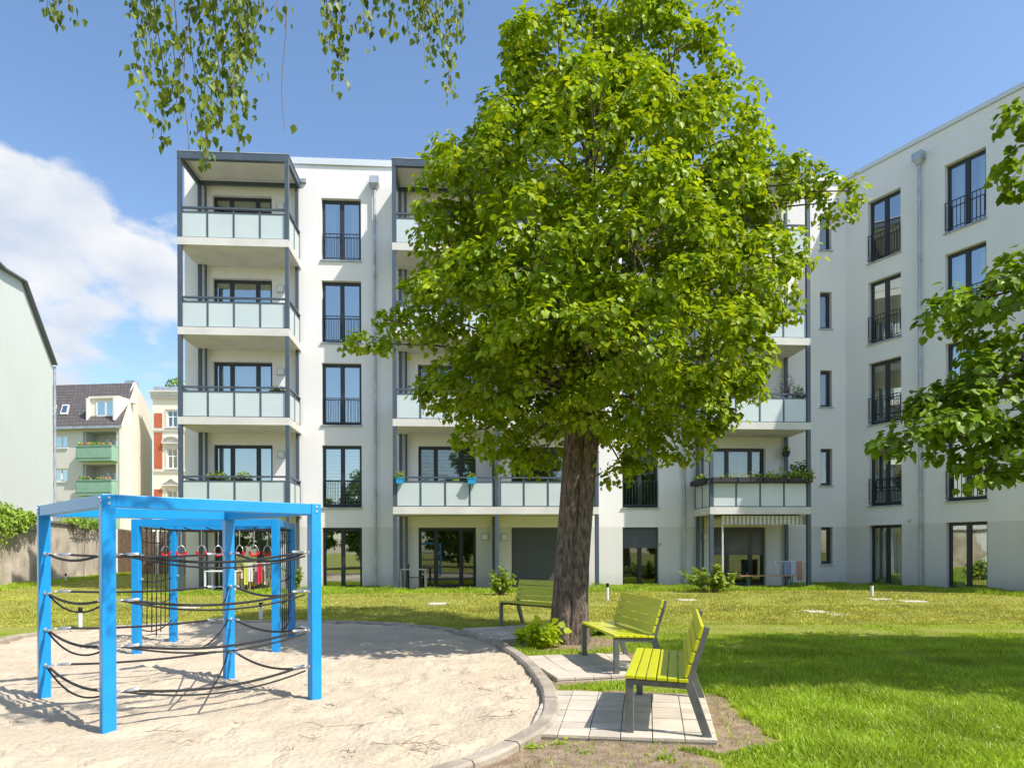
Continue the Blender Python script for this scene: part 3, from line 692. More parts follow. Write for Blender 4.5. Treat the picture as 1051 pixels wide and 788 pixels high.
for i, h in enumerate(logs):
    a, b, z0, z1 = h
    lo = MB(HS); c = [HS.p(a, -.31, z0), HS.p(b, -.31, z0), HS.p(b, -.31, z1), HS.p(a, -.31, z1), HS.p(a, -1.6, z0), HS.p(b, -1.6, z0), HS.p(b, -1.6, z1), HS.p(a, -1.6, z1)]
    lo.add(c, [(4, 5, 6, 7), (0, 1, 5, 4), (1, 2, 6, 5), (2, 3, 7, 6), (3, 0, 4, 7)]); lob = lo.build('loggia', 'beige', mh)
    f = MB(HS); f.box(a+.1, a+1.3, -1.59, -1.5, z0+.05, z1-.5); f.box(a+1.6, b-1.0, -1.59, -1.5, z0+.9, z1-.5); f.build('window_frame', 'white', lob)
    f = MB(HS); f.box(a+.2, a+1.2, -1.49, -1.48, z0+.1, z1-.6); f.box(a+1.7, b-1.1, -1.49, -1.48, z0+1.0, z1-.6); f.build('pane', 'pane_dark', lob)
    zc = z0+.02; bb = MB(HS); bb.box(a-.15, b+.05, -.05, .75, zc-.15, zc+1.05); bb.box(a-.05, b-.05, .751, .79, zc+.1, zc+.8); bb.box(a-.18, b+.08, -.05, .8, zc+1.052, zc+1.13)
    bo = bb.build('balcony', 'mintbal', mh)
    # flowers on the railing
    n = 120; P = np.array([tuple(HS.p(random.uniform(a, b), .55+random.gauss(0, .08), zc+1.2+abs(random.gauss(0, .1)))) for _ in range(n)])
    pl = leaves('plants', P, rng.normal(size=P.shape)+np.array([0, -.5, .5]), rng.normal(size=P.shape), .16*rng.uniform(.6, 1.2, n), 'shrub', bo)
    fb = MB(HS); 
    for j in range(6): x = random.uniform(a, b); fb.box(x-.06, x+.06, .6, .72, zc+1.2, zc+1.32+random.random()*.06)
    fb.build('flowers', 'flower', bo)
ch = sp(tr+1.5, zR-.3)
MB().box(ch.x-1.2, ch.x-.3, ch.y-.4, ch.y+.4, zR-.8, zR+.5).build('chimney', 'zinc', mh)

# ornate house
M['oldred'] = mat('red panel', (.47, .12, .055), .85, color2=(.40, .10, .05), nscale=2)
OY = 62.0
OH = Frame((at(157, 500, OY).x, OY, 0), (math.cos(.03), math.sin(.03), 0), (math.sin(.03), -math.cos(.03), 0))
oh = thing('ornate_house', 'cream old house with red panels, pediments and a projecting cornice', 'building', OH.p(0, 0, 0))
ow = []
def owin(px0, px1, py0, py1):
    a, z1 = OH.uz(0, px0, py0); b = OH.u(0, px1, py0); z0 = OH.uz(0, px0, py1)[1]; ow.append((a, b, z0, z1)); return ow[-1]
OWL = [(owin(171.5, 182, 421, 438), 0), (owin(171.5, 182, 460, 480.5), 1), (owin(171.5, 182, 503, 524), 2), (owin(171.5, 182, 546, 567), 1)]
OWL += [(owin(203, 213, 421, 438), 0), (owin(203, 213, 460, 480.5), 1), (owin(203, 213, 503, 524), 2), (owin(203, 213, 546, 567), 1)]
topz = OH.uz(0, 165, 406)[1]
wall_with_holes(OH, 0, 9, -.3, topz, ow, .3).build('wall', 'cream', oh)
MB(OH).box(0, 9, -9, -.33, -.3, topz-.02).build('rear_wing', 'cream', oh)
MB(OH).box(-.1, 9.1, -.3, .35, topz, topz+.25).box(-.1, 9.1, -.3, .2, topz-.3, topz).box(-.15, 9.2, -.3, .45, topz+.25, topz+.4).build('cornice', 'trim', oh)
MB(OH).box(-.1, 9.2, -9, -.3, topz+.1, topz+.9).build('roof', 'zinc', oh)
for py in (441, 483, 526): z = OH.uz(0, 165, py)[1]; MB(OH).box(0, 9, 0, .12, z-.12, z+.1).build('string_course', 'trim', oh)
for (x0, x1) in ((158.3, 166.5), (190, 197)):
    for (y0, y1) in ((424, 439), (444, 481), (502, 524)):
        a, z1 = OH.uz(0, x0, y0); b = OH.u(0, x1, y0); z0 = OH.uz(0, x0, y1)[1]; MB(OH).box(a, b, 0, .04, z0, z1).build('panel', 'oldred', oh)
for (h, kind) in OWL:
    a, b, z0, z1 = h; f = MB(OH); 
    for x in (a+.04, (a+b)/2, b-.04): f.box(x-.04, x+.04, -.2, -.12, z0, z1)
    for z in (z0+.04, z0+(z1-z0)*.62, z1-.04): f.box(a+.08, b-.08, -.19, -.125, z-.04, z+.04)
    fo = f.build('window', 'white', oh); MB(OH).box(a, b, -.165, -.16, z0, z1).build('pane', 'pane_dark', fo)
    MB(OH).box(a, b, -.9, -.85, z0-.3, z1+.3).build('room_interior', 'room', fo)
    MB(OH).box(a-.15, b+.15, 0, .18, z0-.15, z0).build('sill', 'trim', fo)
    s = MB(OH).box(a-.14, a-.02, 0, .06, z0, z1).box(b+.02, b+.14, 0, .06, z0, z1).box(a-.14, b+.14, 0, .08, z1+.02, z1+.14)
    if kind:
        c = (a+b)/2; hw_ = (b-a)/2+.35; zz = z1+.5
        pts = [(c-hw_, zz), (c+hw_, zz)]
        if kind == 2: arc = [(c+hw_, zz), (c, zz+.55), (c-hw_, zz)]
        else: arc = [(c+hw_*math.cos(t*math.pi/8), zz+.55*math.sin(t*math.pi/8)) for t in range(9)]
        s.box(c-hw_, c+hw_, 0, .3, zz-.12, zz)
        s.prism([OH.p(u, 0, z) for u, z in arc], OH.n*.12)
        for p, q in zip(arc, arc[1:]): s.beam(OH.p(p[0], .15, p[1]), OH.p(q[0], .15, q[1]), .1, .3, up=tuple(OH.n))
    s.build('surround', 'trim', fo)
plant('rooftop_shrub', 'small green shrub on the flat roof edge of the ornate house', 'shrub', OH.p(OH.u(-1, 181), -1, topz+.9), (.9, .6, .9), 200, 'ivy', .22)

# garden wall with ivy
M['oldwall'] = mat('old plastered stone', (.60, .51, .39), .95, bump=1.0, bscale=9, color2=(.36, .29, .215), nscale=1.1, detail=10)
M['coping'] = mat('coping', (.16, .13, .11), .9, color2=(.24, .2, .16), nscale=3)
gw = thing('garden_wall', 'old rubble and plaster boundary wall running back beside the mint house', 'wall', (-19.4, 25.8, 0))
WA = Vector((-17.2, 18.0, 0)); WBv = Vector((-24.6, 44, 0)); wd = (WBv-WA); LW = wd.length; wd.normalize(); GW = Frame(WA, wd, Vector((wd.y, -wd.x, 0)))
nU, nZ = 150, 16; vs = []; fs = []
for i in range(nU+1):
    for j in range(nZ+1):
        u = LW*i/nU; z = -.1+2.93*j/nZ; d = .07*noise.noise(Vector((u*.7, z*.8, 3)))+.035*noise.noise(Vector((u*3, z*3, 1)))
        vs.append(GW.p(u, d, z))
for i in range(nU):
    for j in range(nZ): a = i*(nZ+1)+j; fs.append((a, a+nZ+1, a+nZ+2, a+1))
m_ = MB(); m_.add(vs, fs, 0, True); m_.box(0, LW, -.35, -.12, -.1, 2.8, fr=GW); m_.build('masonry', 'oldwall', gw)
m_ = MB(GW); u = 0
while u < LW: l = random.uniform(.5, .9); m_.box(u, min(LW, u+l-.015), -.4, .1, 2.83+random.uniform(-.01, .01), 2.9+random.uniform(0, .02)); u += l
m_.build('coping', 'coping', gw)
def ivy(label, u0, u1, drop, n, name='ivy'):
    P = []; 
    while len(P) < n:
        u = random.uniform(u0, u1); m = math.sin((u-u0)/(u1-u0)*math.pi)
        z = 3.0+m*.5*random.random()-drop*m*random.random()**1.6*(1+noise.noise(Vector((u*1.5, 0, 0))))
        P.append(tuple(GW.p(u, .18+random.random()*.2 if z < 2.9 else random.uniform(-.4, .3), z)))
    P = np.array(P); t = thing(name, label, 'climbing plant', GW.p((u0+u1)/2, .2, 2.9))
    nn = np.array(GW.n)*.7+np.array([0, 0, .5])
    leaves('foliage', P, nn+rng.normal(size=P.shape)*.35, rng.normal(size=P.shape)*.5+np.array([0, 0, -.8]), .13*rng.uniform(.6, 1.3, n), 'ivy', t)
    s = MB()
    for i in range(10): u = random.uniform(u0+.3, u1-.3); s.tube([GW.p(u, .12, .0 if i < 2 else 2.2), GW.p(u+.15, .14, 2.4), GW.p(u+.3, -.1, 3.0)], .02, 5)
    s.tube([GW.p(u0+.3, .125, 2.4), GW.p((u0+u1)/2, .14, 2.45), GW.p(u1-.1, .13, 2.4)], .02, 5); s.build('stem', 'twig', t)
def gwu(px): return GW.u(0, px, 540)
ivy('thick bright ivy tumbling over the left end of the garden wall', gwu(-60), gwu(36), 1.0, 2200)
ivy('low ivy mound on top of the far part of the garden wall', gwu(68), gwu(101), .35, 700)
# board fence between garden wall and the block
bf = thing('board_fence', 'brown board fence with pale posts behind the ring frame', 'fence', (-21, 40, 0))
FB = Frame((at(120, 560, 40).x, 40, 0), (1, .05, 0), (0, -1, 0)); 
fu1 = FB.u(0, 203); u = 0; m_ = MB(FB)
while u < fu1: m_.box(u, u+.13, 0, .03, .2, 2.7+random.uniform(-.02, .02)); u += .15
m_.build('board', 'brown', bf); m_ = MB(FB)
for i in range(5): x = fu1*i/4; m_.box(x-.06, x+.06, .031, .15, .1, 2.85)
m_.build('post', 'white', bf)

# ------------------------------------------------------------------ ground, sandpit, kerb, paving
pit = [G(471, 788, 0), G(517, 768.5, 0), G(548.6, 748.5, 0), G(557, 728.6, 0), G(551, 703, 0), G(528.6, 677, 0), G(500, 659.6, 0), G(471, 651, 0), G(437, 644.5, 0), G(385.7, 640.3, 0), G(328, 638.6, 0), G(270, 638.8, 0), G(200, 640, 0), G(120, 644, 0), G(36, 653, 0), G(0, 661, 0)]
pit += [(-8.3, 8.5), (-8.2, 6.5), (-7.2, 4.4), (-5.6, 3.1), (-3.8, 2.8), (-2.2, 3.2), (-1.1, 3.95)]
def closed_spline(pts, n=14):
    out = []; m = len(pts)
    for i in range(m):
        p0, p1, p2, p3 = [np.array(pts[(i+j-1) % m]) for j in range(4)]
        for k in range(n):
            t = k/n; out.append(.5*((2*p1)+(-p0+p2)*t+(2*p0-5*p1+4*p2-p3)*t*t+(-p0+3*p1-3*p2+p3)*t**3))
    return np.array(out)
PIT = closed_spline(pit)
def inside(P, poly):
    x, y = P[:, 0], P[:, 1]; r = np.zeros(len(P), bool); n = len(poly); j = n-1
    for i in range(n):
        xi, yi = poly[i]; xj, yj = poly[j]
        c = ((yi > y) != (yj > y)) & (x < (xj-xi)*(y-yi)/(yj-yi+1e-12)+xi); r ^= c; j = i
    return r
def dist_poly(P, poly, chunk=20000):
    out = np.empty(len(P)); A = poly; B = np.roll(poly, -1, 0); d = B-A; dd = (d**2).sum(1)
    for s in range(0, len(P), chunk):
        p = P[s:s+chunk, None]-A[None]; t = np.clip((p*d[None]).sum(2)/dd, 0, 1); out[s:s+chunk] = np.sqrt(((p-d[None]*t[..., None])**2).sum(2)).min(1)
    return out
# outer kerb outline: wider on the right near the paving
cen = PIT.mean(0)
def kerb_w(p): return .16
tang = norm(np.roll(PIT, -1, 0)-np.roll(PIT, 1, 0)); outw = np.stack([tang[:, 1], -tang[:, 0]], 1)
if ((PIT+outw*.1-cen)**2).sum() < ((PIT-cen)**2).sum(): outw = -outw
# resample evenly
seg = np.linalg.norm(np.roll(PIT, -1, 0)-PIT, axis=1); cum = np.concatenate([[0], np.cumsum(seg)]); tot = cum[-1]
def along(s): 
    s = s % tot; i = min(len(PIT)-1, np.searchsorted(cum, s, side='right')-1); t = (s-cum[i])/seg[i]; j = (i+1) % len(PIT)
    return PIT[i]*(1-t)+PIT[j]*t, norm(outw[i]*(1-t)+outw[j]*t)
KW = .15
kb = MB(); s = 0
nk = round(tot/.52)
for ik in range(nk):
    L_ = tot/nk; s = ik*L_; e_ = s+L_-.012; nn = 5; rows = []; dz = random.uniform(-.006, .006)
    for i in range(nn+1):
        p, o = along(s+(e_-s)*i/nn)
        lo_ = .04*smooth(11.5, 13.5, p[1]); prof = [(-.0, -.12), (-.0, .055-lo_), (.02, .078-lo_), (KW-.02, .08-lo_), (KW, .06-lo_), (KW, -.1)]
        rows.append([(p[0]+o[0]*a, p[1]+o[1]*a, z+dz) for a, z in prof])
    V = [q for r_ in rows for q in r_]; k_ = 6
    kb.add(V, [(i*k_+j, (i+1)*k_+j, (i+1)*k_+j+1, i*k_+j+1) for i in range(nn) for j in range(k_-1)]+[tuple(range(k_)), tuple(range(nn*k_, nn*k_+k_))[::-1]])
M['kerb'] = mat('kerb concrete', (.44, .375, .295), .9, bump=.6, bscale=40, color2=(.29, .245, .19), nscale=3)
tag(kb.build('kerb', 'kerb'), kind='structure')
# pads
PADS = []
def pad(A, B, Cq, D, nu, nv):
    PADS.append(np.array([A, B, Cq, D])); A, B, Cq, D = [np.array(q) for q in (A, B, Cq, D)]
    mb = MB(); g_ = .0022
    for i in range(nu):
        for j in range(nv):
            def P(s, t): q = (A*(1-s)+B*s)*(1-t)+(D*(1-s)+Cq*s)*t; return q
            of = 0; s0, s1, t0, t1 = i/nu+g_, (i+1)/nu-g_, j/nv+g_*1.9, (j+1)/nv-g_*1.9
            dz = random.uniform(-.004, .004); q = [P(s0, t0), P(s1, t0), P(s1, t1), P(s0, t1)]
            V = [(x, y, .0) for x, y in q]+[(x, y, .052+dz+0) for x, y in q]
            mb.add(V, [(4, 5, 6, 7), (0, 1, 5, 4), (1, 2, 6, 5), (2, 3, 7, 6), (3, 0, 4, 7)], random.randrange(3))
    V = [(x, y, .028) for x, y in (A, B, Cq, D)]; mb.add(V, [(0, 1, 2, 3)], 3)
    o = mb.build('paving', ['pav1', 'pav2', 'pav3', 'joint'], bevel=.004); tag(o, kind='structure')
M['pav1'] = mat('paver a', (.57, .50, .405), .9, bump=.4, bscale=60, color2=(.46, .40, .32), nscale=3)
M['pav2'] = mat('paver b', (.52, .455, .37), .9, bump=.4, bscale=60, color2=(.43, .37, .295), nscale=3)
M['pav3'] = mat('paver c', (.60, .53, .43), .9, bump=.4, bscale=60, color2=(.49, .43, .345), nscale=3)
M['joint'] = mat('joint sand', (.2, .165, .12), .95)
pad(G(540, 752.5, .05), G(737, 759, .05), G(723.6, 712.5, .05), G(562, 708, .05), 6, 8)
pad(G(572, 696, .05), G(664, 691.5, .05), G(640, 669, .05), G(536, 673, .05), 5, 7)
pad(G(506, 656, .05), G(552, 654, .05), G(560, 640, .05), G(474, 644.5, .05), 4, 5)
# apron between kerb and first pad
TRUNK = (0.90, 11.1)
def soil_amt(P):
    P = np.asarray(P, float); d = np.full(len(P), 9.)
    for q in PADS[:2]: d = np.minimum(d, dist_poly(P, q))
    dt = np.hypot(P[:, 0]-TRUNK[0]+.1, P[:, 1]-TRUNK[1]+.1)
    a = np.clip((.30-d)/.22, 0, 1)
    a = np.maximum(a, np.clip((1.15-dt)/.5, 0, 1))
    dk = dist_poly(P, PIT)
    a = np.maximum(a, np.clip((.34-dk)/.2, 0, 1)*.55)
    # bare strip at the bottom of the picture: between kerb and lawn
    edge = 1.72+.28*np.sin(P[:, 1]*2.3)+.12*np.sin(P[:, 1]*7)
    b = np.clip((edge-P[:, 0])/.25, 0, 1)*np.clip((5.72-P[:, 1])/.25, 0, 1); a = np.maximum(a, b)
    b = np.clip((2.15-P[:, 0])/.2, 0, 1)*np.clip((P[:, 0]-1.4)/.2, 0, 1)*np.clip((6.9-P[:, 1])/.3, 0, 1)*np.clip((P[:, 1]-5)/.3, 0, 1); a = np.maximum(a, b)
    return np.clip(a, 0, 1)
def in_pads(P):
    r = np.zeros(len(P), bool)
    for q in PADS: r |= inside(P, q)
    return r
def axis(lo, hi, fine0, fine1, f, grow=1.35):
    a = list(np.arange(fine0, fine1+1e-6, f)); s = f
    while a[-1] < hi: s *= grow; a.append(a[-1]+s)
    s = f
    while a[0] > lo: s *= grow; a.insert(0, a[0]-s)
    return np.array(a)
xs = axis(-600, 600, -9.5, 9, .11); ys = axis(-300, 900, 3, 15, .11)
GX, GY = np.meshgrid(xs, ys); P2 = np.stack([GX.ravel(), GY.ravel()], 1)
ins = inside(P2, PIT)
zz = np.array([gz(0, y) for y in P2[:, 1]])
nz = np.array([noise.noise(Vector((x*.8, y*.8, 0))) if abs(x) < 40 and abs(y) < 60 else 0 for x, y in P2])
near = (np.abs(P2[:, 0]) < 12) & (P2[:, 1] < 17)
zz = zz+nz*.02+.015*(~ins); zz[ins] -= .10
zz[in_pads(P2)] = .0
zz[(~ins) & near] = np.minimum(zz[(~ins) & near], .045)
nx, ny = len(xs), len(ys); I = (np.arange(ny-1)[:, None]*nx+np.arange(nx-1)[None]).ravel(); Fg = np.stack([I, I+1, I+nx+1, I+nx], 1)
gm = bpy.data.materials.new('lawn ground'); gm.use_nodes = True; nt = gm.node_tree; Lk = nt.links; b = nt.nodes['Principled BSDF']; b.inputs['Roughness'].default_value = .95; b.inputs['Specular IOR Level'].default_value = .1
at_ = N(nt, 'ShaderNodeAttribute', attribute_name='soil'); tc = N(nt, 'ShaderNodeTexCoord')
def noise_node(scale, det=6): n_ = N(nt, 'ShaderNodeTexNoise'); n_.inputs['Scale'].default_value = scale; n_.inputs['Detail'].default_value = det; Lk.new(tc.outputs['Object'], n_.inputs['Vector']); return n_
def mixc(fac, a, bb):
    m_ = N(nt, 'ShaderNodeMix', data_type='RGBA'); Lk.new(fac, m_.inputs[0])
    for i, c in ((6, a), (7, bb)):
        if isinstance(c, tuple): m_.inputs[i].default_value = (*c, 1)
        else: Lk.new(c, m_.inputs[i])
    return m_.outputs[2]
def mr_(src, a, b_): r_ = N(nt, 'ShaderNodeMapRange'); r_.inputs[1].default_value = a; r_.inputs[2].default_value = b_; Lk.new(src, r_.inputs[0]); return r_.outputs[0]
lawn = mixc(mr_(noise_node(.5).outputs['Fac'], .38, .62), (.29, .285, .06), (.36, .32, .10))
lawn = mixc(mr_(noise_node(25).outputs['Fac'], .3, .7), lawn, (.21, .24, .04))
soil = mixc(mr_(noise_node(9).outputs['Fac'], .35, .65), (.23, .165, .11), (.36, .27, .185))
soil = mixc(mr_(noise_node(70).outputs['Fac'], .55, .75), soil, (.10, .075, .05))
ad = N(nt, 'ShaderNodeMath', operation='ADD'); Lk.new(at_.outputs['Fac'], ad.inputs[0]); mm = N(nt, 'ShaderNodeMath', operation='MULTIPLY_ADD'); Lk.new(noise_node(6).outputs['Fac'], mm.inputs[0]); mm.inputs[1].default_value = .8; mm.inputs[2].default_value = -.4; Lk.new(mm.outputs[0], ad.inputs[1])
Lk.new(mixc(mr_(ad.outputs[0], .35, .6), lawn, soil), b.inputs['Base Color'])
bp = N(nt, 'ShaderNodeBump'); bp.inputs['Strength'].default_value = .8; bp.inputs['Distance'].default_value = .03; Lk.new(noise_node(45, 8).outputs['Fac'], bp.inputs['Height']); Lk.new(bp.outputs[0], b.inputs['Normal'])
M['ground'] = gm
go = mesh_np('ground', np.column_stack([P2, zz]), Fg, 'ground', smooth=True); tag(go, kind='structure')
sa = go.data.attributes.new('soil', 'FLOAT', 'POINT'); sv = np.zeros(len(P2)); sel = (np.abs(P2[:, 0]) < 12) & (P2[:, 1] > 0) & (P2[:, 1] < 17); sv[sel] = soil_amt(P2[sel]); sa.data.foreach_set('value', sv.astype(np.float32))

# sand
f = .045; xs = np.arange(PIT[:, 0].min()-.1, PIT[:, 0].max()+.1, f); ys = np.arange(PIT[:, 1].min()-.1, PIT[:, 1].max()+.1, f)
GX, GY = np.meshgrid(xs, ys); P2 = np.stack([GX.ravel(), GY.ravel()], 1); nx, ny = len(xs), len(ys)
hz = np.empty(len(P2))
for i, (x, y) in enumerate(P2):
    v1 = noise.noise(Vector((x*.6, y*.6, 5))); v2 = noise.noise(Vector((x*2.6, y*2.6, 2))); v3 = noise.noise(Vector((x*6.5, y*6.5, 9)))
    hz[i] = .02*v1+.026*v2+.024*abs(v3)+.008*noise.noise(Vector((x*14, y*14, 3)))
fp = rng.random((620, 2))*[PIT[:, 0].max()-PIT[:, 0].min(), PIT[:, 1].max()-PIT[:, 1].min()]+PIT.min(0); fa = rng.random(620)*math.pi
for (x, y), a in zip(fp, fa):
    m_ = (np.abs(P2[:, 0]-x) < .35) & (np.abs(P2[:, 1]-y) < .35); q = P2[m_]-[x, y]; uu = q[:, 0]*math.cos(a)+q[:, 1]*math.sin(a); vv = -q[:, 0]*math.sin(a)+q[:, 1]*math.cos(a)
    r2 = (uu/.13)**2+(vv/.055)**2; hz[m_] += -.03*np.exp(-r2*1.2)+.013*np.exp(-((np.sqrt(r2)-1.5)**2)*4)
I = (np.arange(ny-1)[:, None]*nx+np.arange(nx-1)[None]).ravel(); Fs = np.stack([I, I+1, I+nx+1, I+nx], 1)
cp = (P2[Fs[:, 0]]+P2[Fs[:, 2]])/2; keep = inside(cp, PIT) | (dist_poly(cp, PIT) < .07); Fs = Fs[keep]
used = np.unique(Fs); remap = -np.ones(len(P2), int); remap[used] = np.arange(len(used))
sm_ = bpy.data.materials.new('sand'); sm_.use_nodes = True; nt = sm_.node_tree; Lk = nt.links; b = nt.nodes['Principled BSDF']; b.inputs['Roughness'].default_value = .95; b.inputs['Specular IOR Level'].default_value = .15; tc = N(nt, 'ShaderNodeTexCoord')
sc_ = mixc(mr_(noise_node(1.4, 8).outputs['Fac'], .35, .65), (.485, .40, .29), (.57, .48, .355))
sc_ = mixc(mr_(noise_node(16, 8).outputs['Fac'], .55, .75), sc_, (.47, .375, .28))
sc_ = mixc(mr_(noise_node(75, 3).outputs['Fac'], .72, .82), sc_, (.25, .18, .12))
Lk.new(sc_, b.inputs['Base Color'])
bp = N(nt, 'ShaderNodeBump'); bp.inputs['Strength'].default_value = .9; bp.inputs['Distance'].default_value = .03; Lk.new(noise_node(22, 12).outputs['Fac'], bp.inputs['Height']); Lk.new(bp.outputs[0], b.inputs['Normal'])
M['sand'] = sm_
tag(mesh_np('sand', np.column_stack([P2[used], hz[used]-.005]), remap[Fs], 'sand', smooth=True), kind='structure')

# grass blades
def blades(P, h, w, matn, name, label, bend=.5):
    n = len(P); a = rng.random(n)*6.283; dx = np.cos(a); dy = np.sin(a); h = h*rng.uniform(.5, 1.25, n); w = w*rng.uniform(.7, 1.3, n)
    la = rng.random(n)*6.283; b_ = bend*rng.random(n)*h
    z0 = P[:, 2]; V = np.empty((n, 5, 3))
    V[:, 0] = np.stack([P[:, 0]-dx*w, P[:, 1]-dy*w, z0-.01], 1); V[:, 1] = np.stack([P[:, 0]+dx*w, P[:, 1]+dy*w, z0-.01], 1)
    mx = P[:, 0]+np.cos(la)*b_*.35; my = P[:, 1]+np.sin(la)*b_*.35
    V[:, 2] = np.stack([mx+dx*w*.8, my+dy*w*.8, z0+h*.6], 1); V[:, 3] = np.stack([mx-dx*w*.8, my-dy*w*.8, z0+h*.6], 1)
    V[:, 4] = np.stack([P[:, 0]+np.cos(la)*b_, P[:, 1]+np.sin(la)*b_, z0+h], 1)
    base = np.arange(n)[:, None]*5
    tri = np.concatenate([base+[0, 1, 2], base+[0, 2, 3], base+[3, 2, 4]]); o = mesh_np(name, V.reshape(-1, 3), tri, matn)
    tag(o, label, 'grass', kind='stuff'); return o
def ground_z(P):
    return np.array([gz(0, y) for y in P[:, 1]])+.012
def sample(x0, x1, y0, y1, dens, padk=.0):
    n = int((x1-x0)*(y1-y0)*dens); P = rng.random((n, 2))*[x1-x0, y1-y0]+[x0, y0]
    k = ~inside(P, PIT) & ~in_pads(P); P = P[k]
    d = dist_poly(P, PIT) if y0 < 15 and len(P) else np.full(len(P), 9); P = P[d > KW]
    P = P[np.abs(P[:, 0]) < P[:, 1]*.80+.6]
    s = soil_amt(P) if y0 < 15 else np.zeros(len(P)); nse = np.array([noise.noise(Vector((x*5, y*5, 0)))*.5 for x, y in P]) if y0 < 15 and len(P) else np.zeros(len(P))
    P = P[(s+nse*.9 < .42) | (rng.random(len(P)) < .03)]
    P = P[(P[:, 0]-TRUNK[0])**2+(P[:, 1]-TRUNK[1])**2 > .2]
    return np.column_stack([P, ground_z(P)])
def clumpy(P, lo=.55, sc=.9):
    return np.array([lo+(1-lo)*(.5+noise.noise(Vector((x*sc, y*sc, 7)))) for x, y, _ in P])
P = np.concatenate([sample(.0, 8.5, 4.3, 7.0, 7000), sample(.0, 9, 7.0, 9.2, 4200)])
o = blades(P, .10*clumpy(P, .35, 1.5)*(.55+.45*np.clip((P[:, 0]-1.6)/.7, 0, 1)), .0046, 'grass', 'grass', 'long bright green grass in the near right corner', 1.15)
P = np.concatenate([sample(-.6, 11, 9.2, 12, 2200), sample(-9.5, 11, 12, 14, 1000)])
blades(P, .085*clumpy(P, .3, 1.5)*np.clip((13.5-P[:, 1])/3, .35, 1), .005, 'grass', 'grass', 'shaded darker grass around the tree and behind the benches')
P = np.concatenate([sample(-15, 14, 13.5, 17, 900), sample(-20, 16, 17, 22, 420), sample(-24, -8, 22, 33, 160)])
blades(P, .05*clumpy(P, .4, .7), .011, 'lawn_blade', 'grass', 'short mown yellowish lawn in front of the buildings', 1.0)
def strip(fr, u0, u1, v0, v1, n):
    u = rng.uniform(u0, u1, n); v = v0+(v1-v0)*rng.random(n)**1.2
    P = np.array([tuple(fr.p(a, b, 0)) for a, b in zip(u, v)]); P[:, 2] = ground_z(P[:, :2]); return P
P = np.concatenate([strip(MAIN, ULEFT-1, L1+.2, BD+.28, 3.3, 9000), strip(MAIN, L1+.08, M0-.08, .02, 3.2, 9000), strip(MAIN, M0-.1, M1+.1, BD+.28, 3.2, 12000), strip(MAIN, M1+.08, R0-.08, .02, 3.2, 9000), strip(MAIN, R0-.1, R1+.1, BD+.28, 3.3, 8000), strip(MAIN, R1+.1, UC, .02, 3.2, 7000), strip(WING, 0, WL+1, .02, 1.6, 13000), strip(GW, 4, LW, .1, 1.4, 12000)])
blades(P, .16*clumpy(P, .3, 1.2), .009, 'grass', 'grass', 'uncut taller grass fringe along the foot of the walls', .8)

# ------------------------------------------------------------------ lawn lids and bollard lights
lids = [((836, 628), (12, 3)), ((857, 631.2), (12, 3)), ((935, 617.3), (15, 3)), ((901, 615.2), (12, 2.5)), ((704, 616), (12, 2.5)), ((449, 619.8), (11, 2.6)), ((195, 623.8), (12, 2.2))]
lab = ['pale square concrete lid in the right lawn, left one of the close pair', 'pale square concrete lid in the right lawn, right one of the close pair', 'largest pale concrete lid in the lawn nearest the angled wing', 'thin pale concrete lid beside the white bollard at the wing', 'pale concrete lid in the lawn between the slatted bench and the terrace shrub', 'pale concrete lid in the lawn before the middle tower terrace', 'pale concrete lid in the lawn behind the ring frame']
for ((px, py), (w_, h_)), l in zip(lids, lab):
    X, Y = G(px, py); s = w_*.8*Y/F; zz_ = gz(0, Y)
    o = MB().box(X-s, X+s, Y-.24, Y+.24, zz_-.02, zz_+.03).build('concrete_lid', 'lid', bevel=.015); tag(o, l, 'concrete lid', 'lids in the lawn')
def bollard(px, py, h, l):
    X, Y = G(px, py); z = gz(0, Y)
    t = thing('bollard_light', l, 'bollard', (X, Y, z), 'low bollard lights in the lawn')
    MB().tube([(X, Y, z-.02), (X, Y, z+h*.76)], .038, 16).build('post', 'white', t)
    MB().tube([(X, Y, z+h*.76), (X, Y, z+h*.8), (X, Y, z+h*.8001), (X, Y, z+h)], [.03, .03, .04, .04], 16).build('lamp_head', 'black', t)
bollard(82.4, 645, .42, 'white bollard light seen through the left side of the rope frame')
bollard(267.6, 637, .40, 'white bollard light seen between the ring frame posts')
bollard(67.5, 598, .40, 'small far white bollard light at the foot of the garden wall')
bollard(623.5, 616, .46, 'white bollard light just right of the big trunk')
bollard(895, 612, .40, 'white bollard light in front of the angled wing')

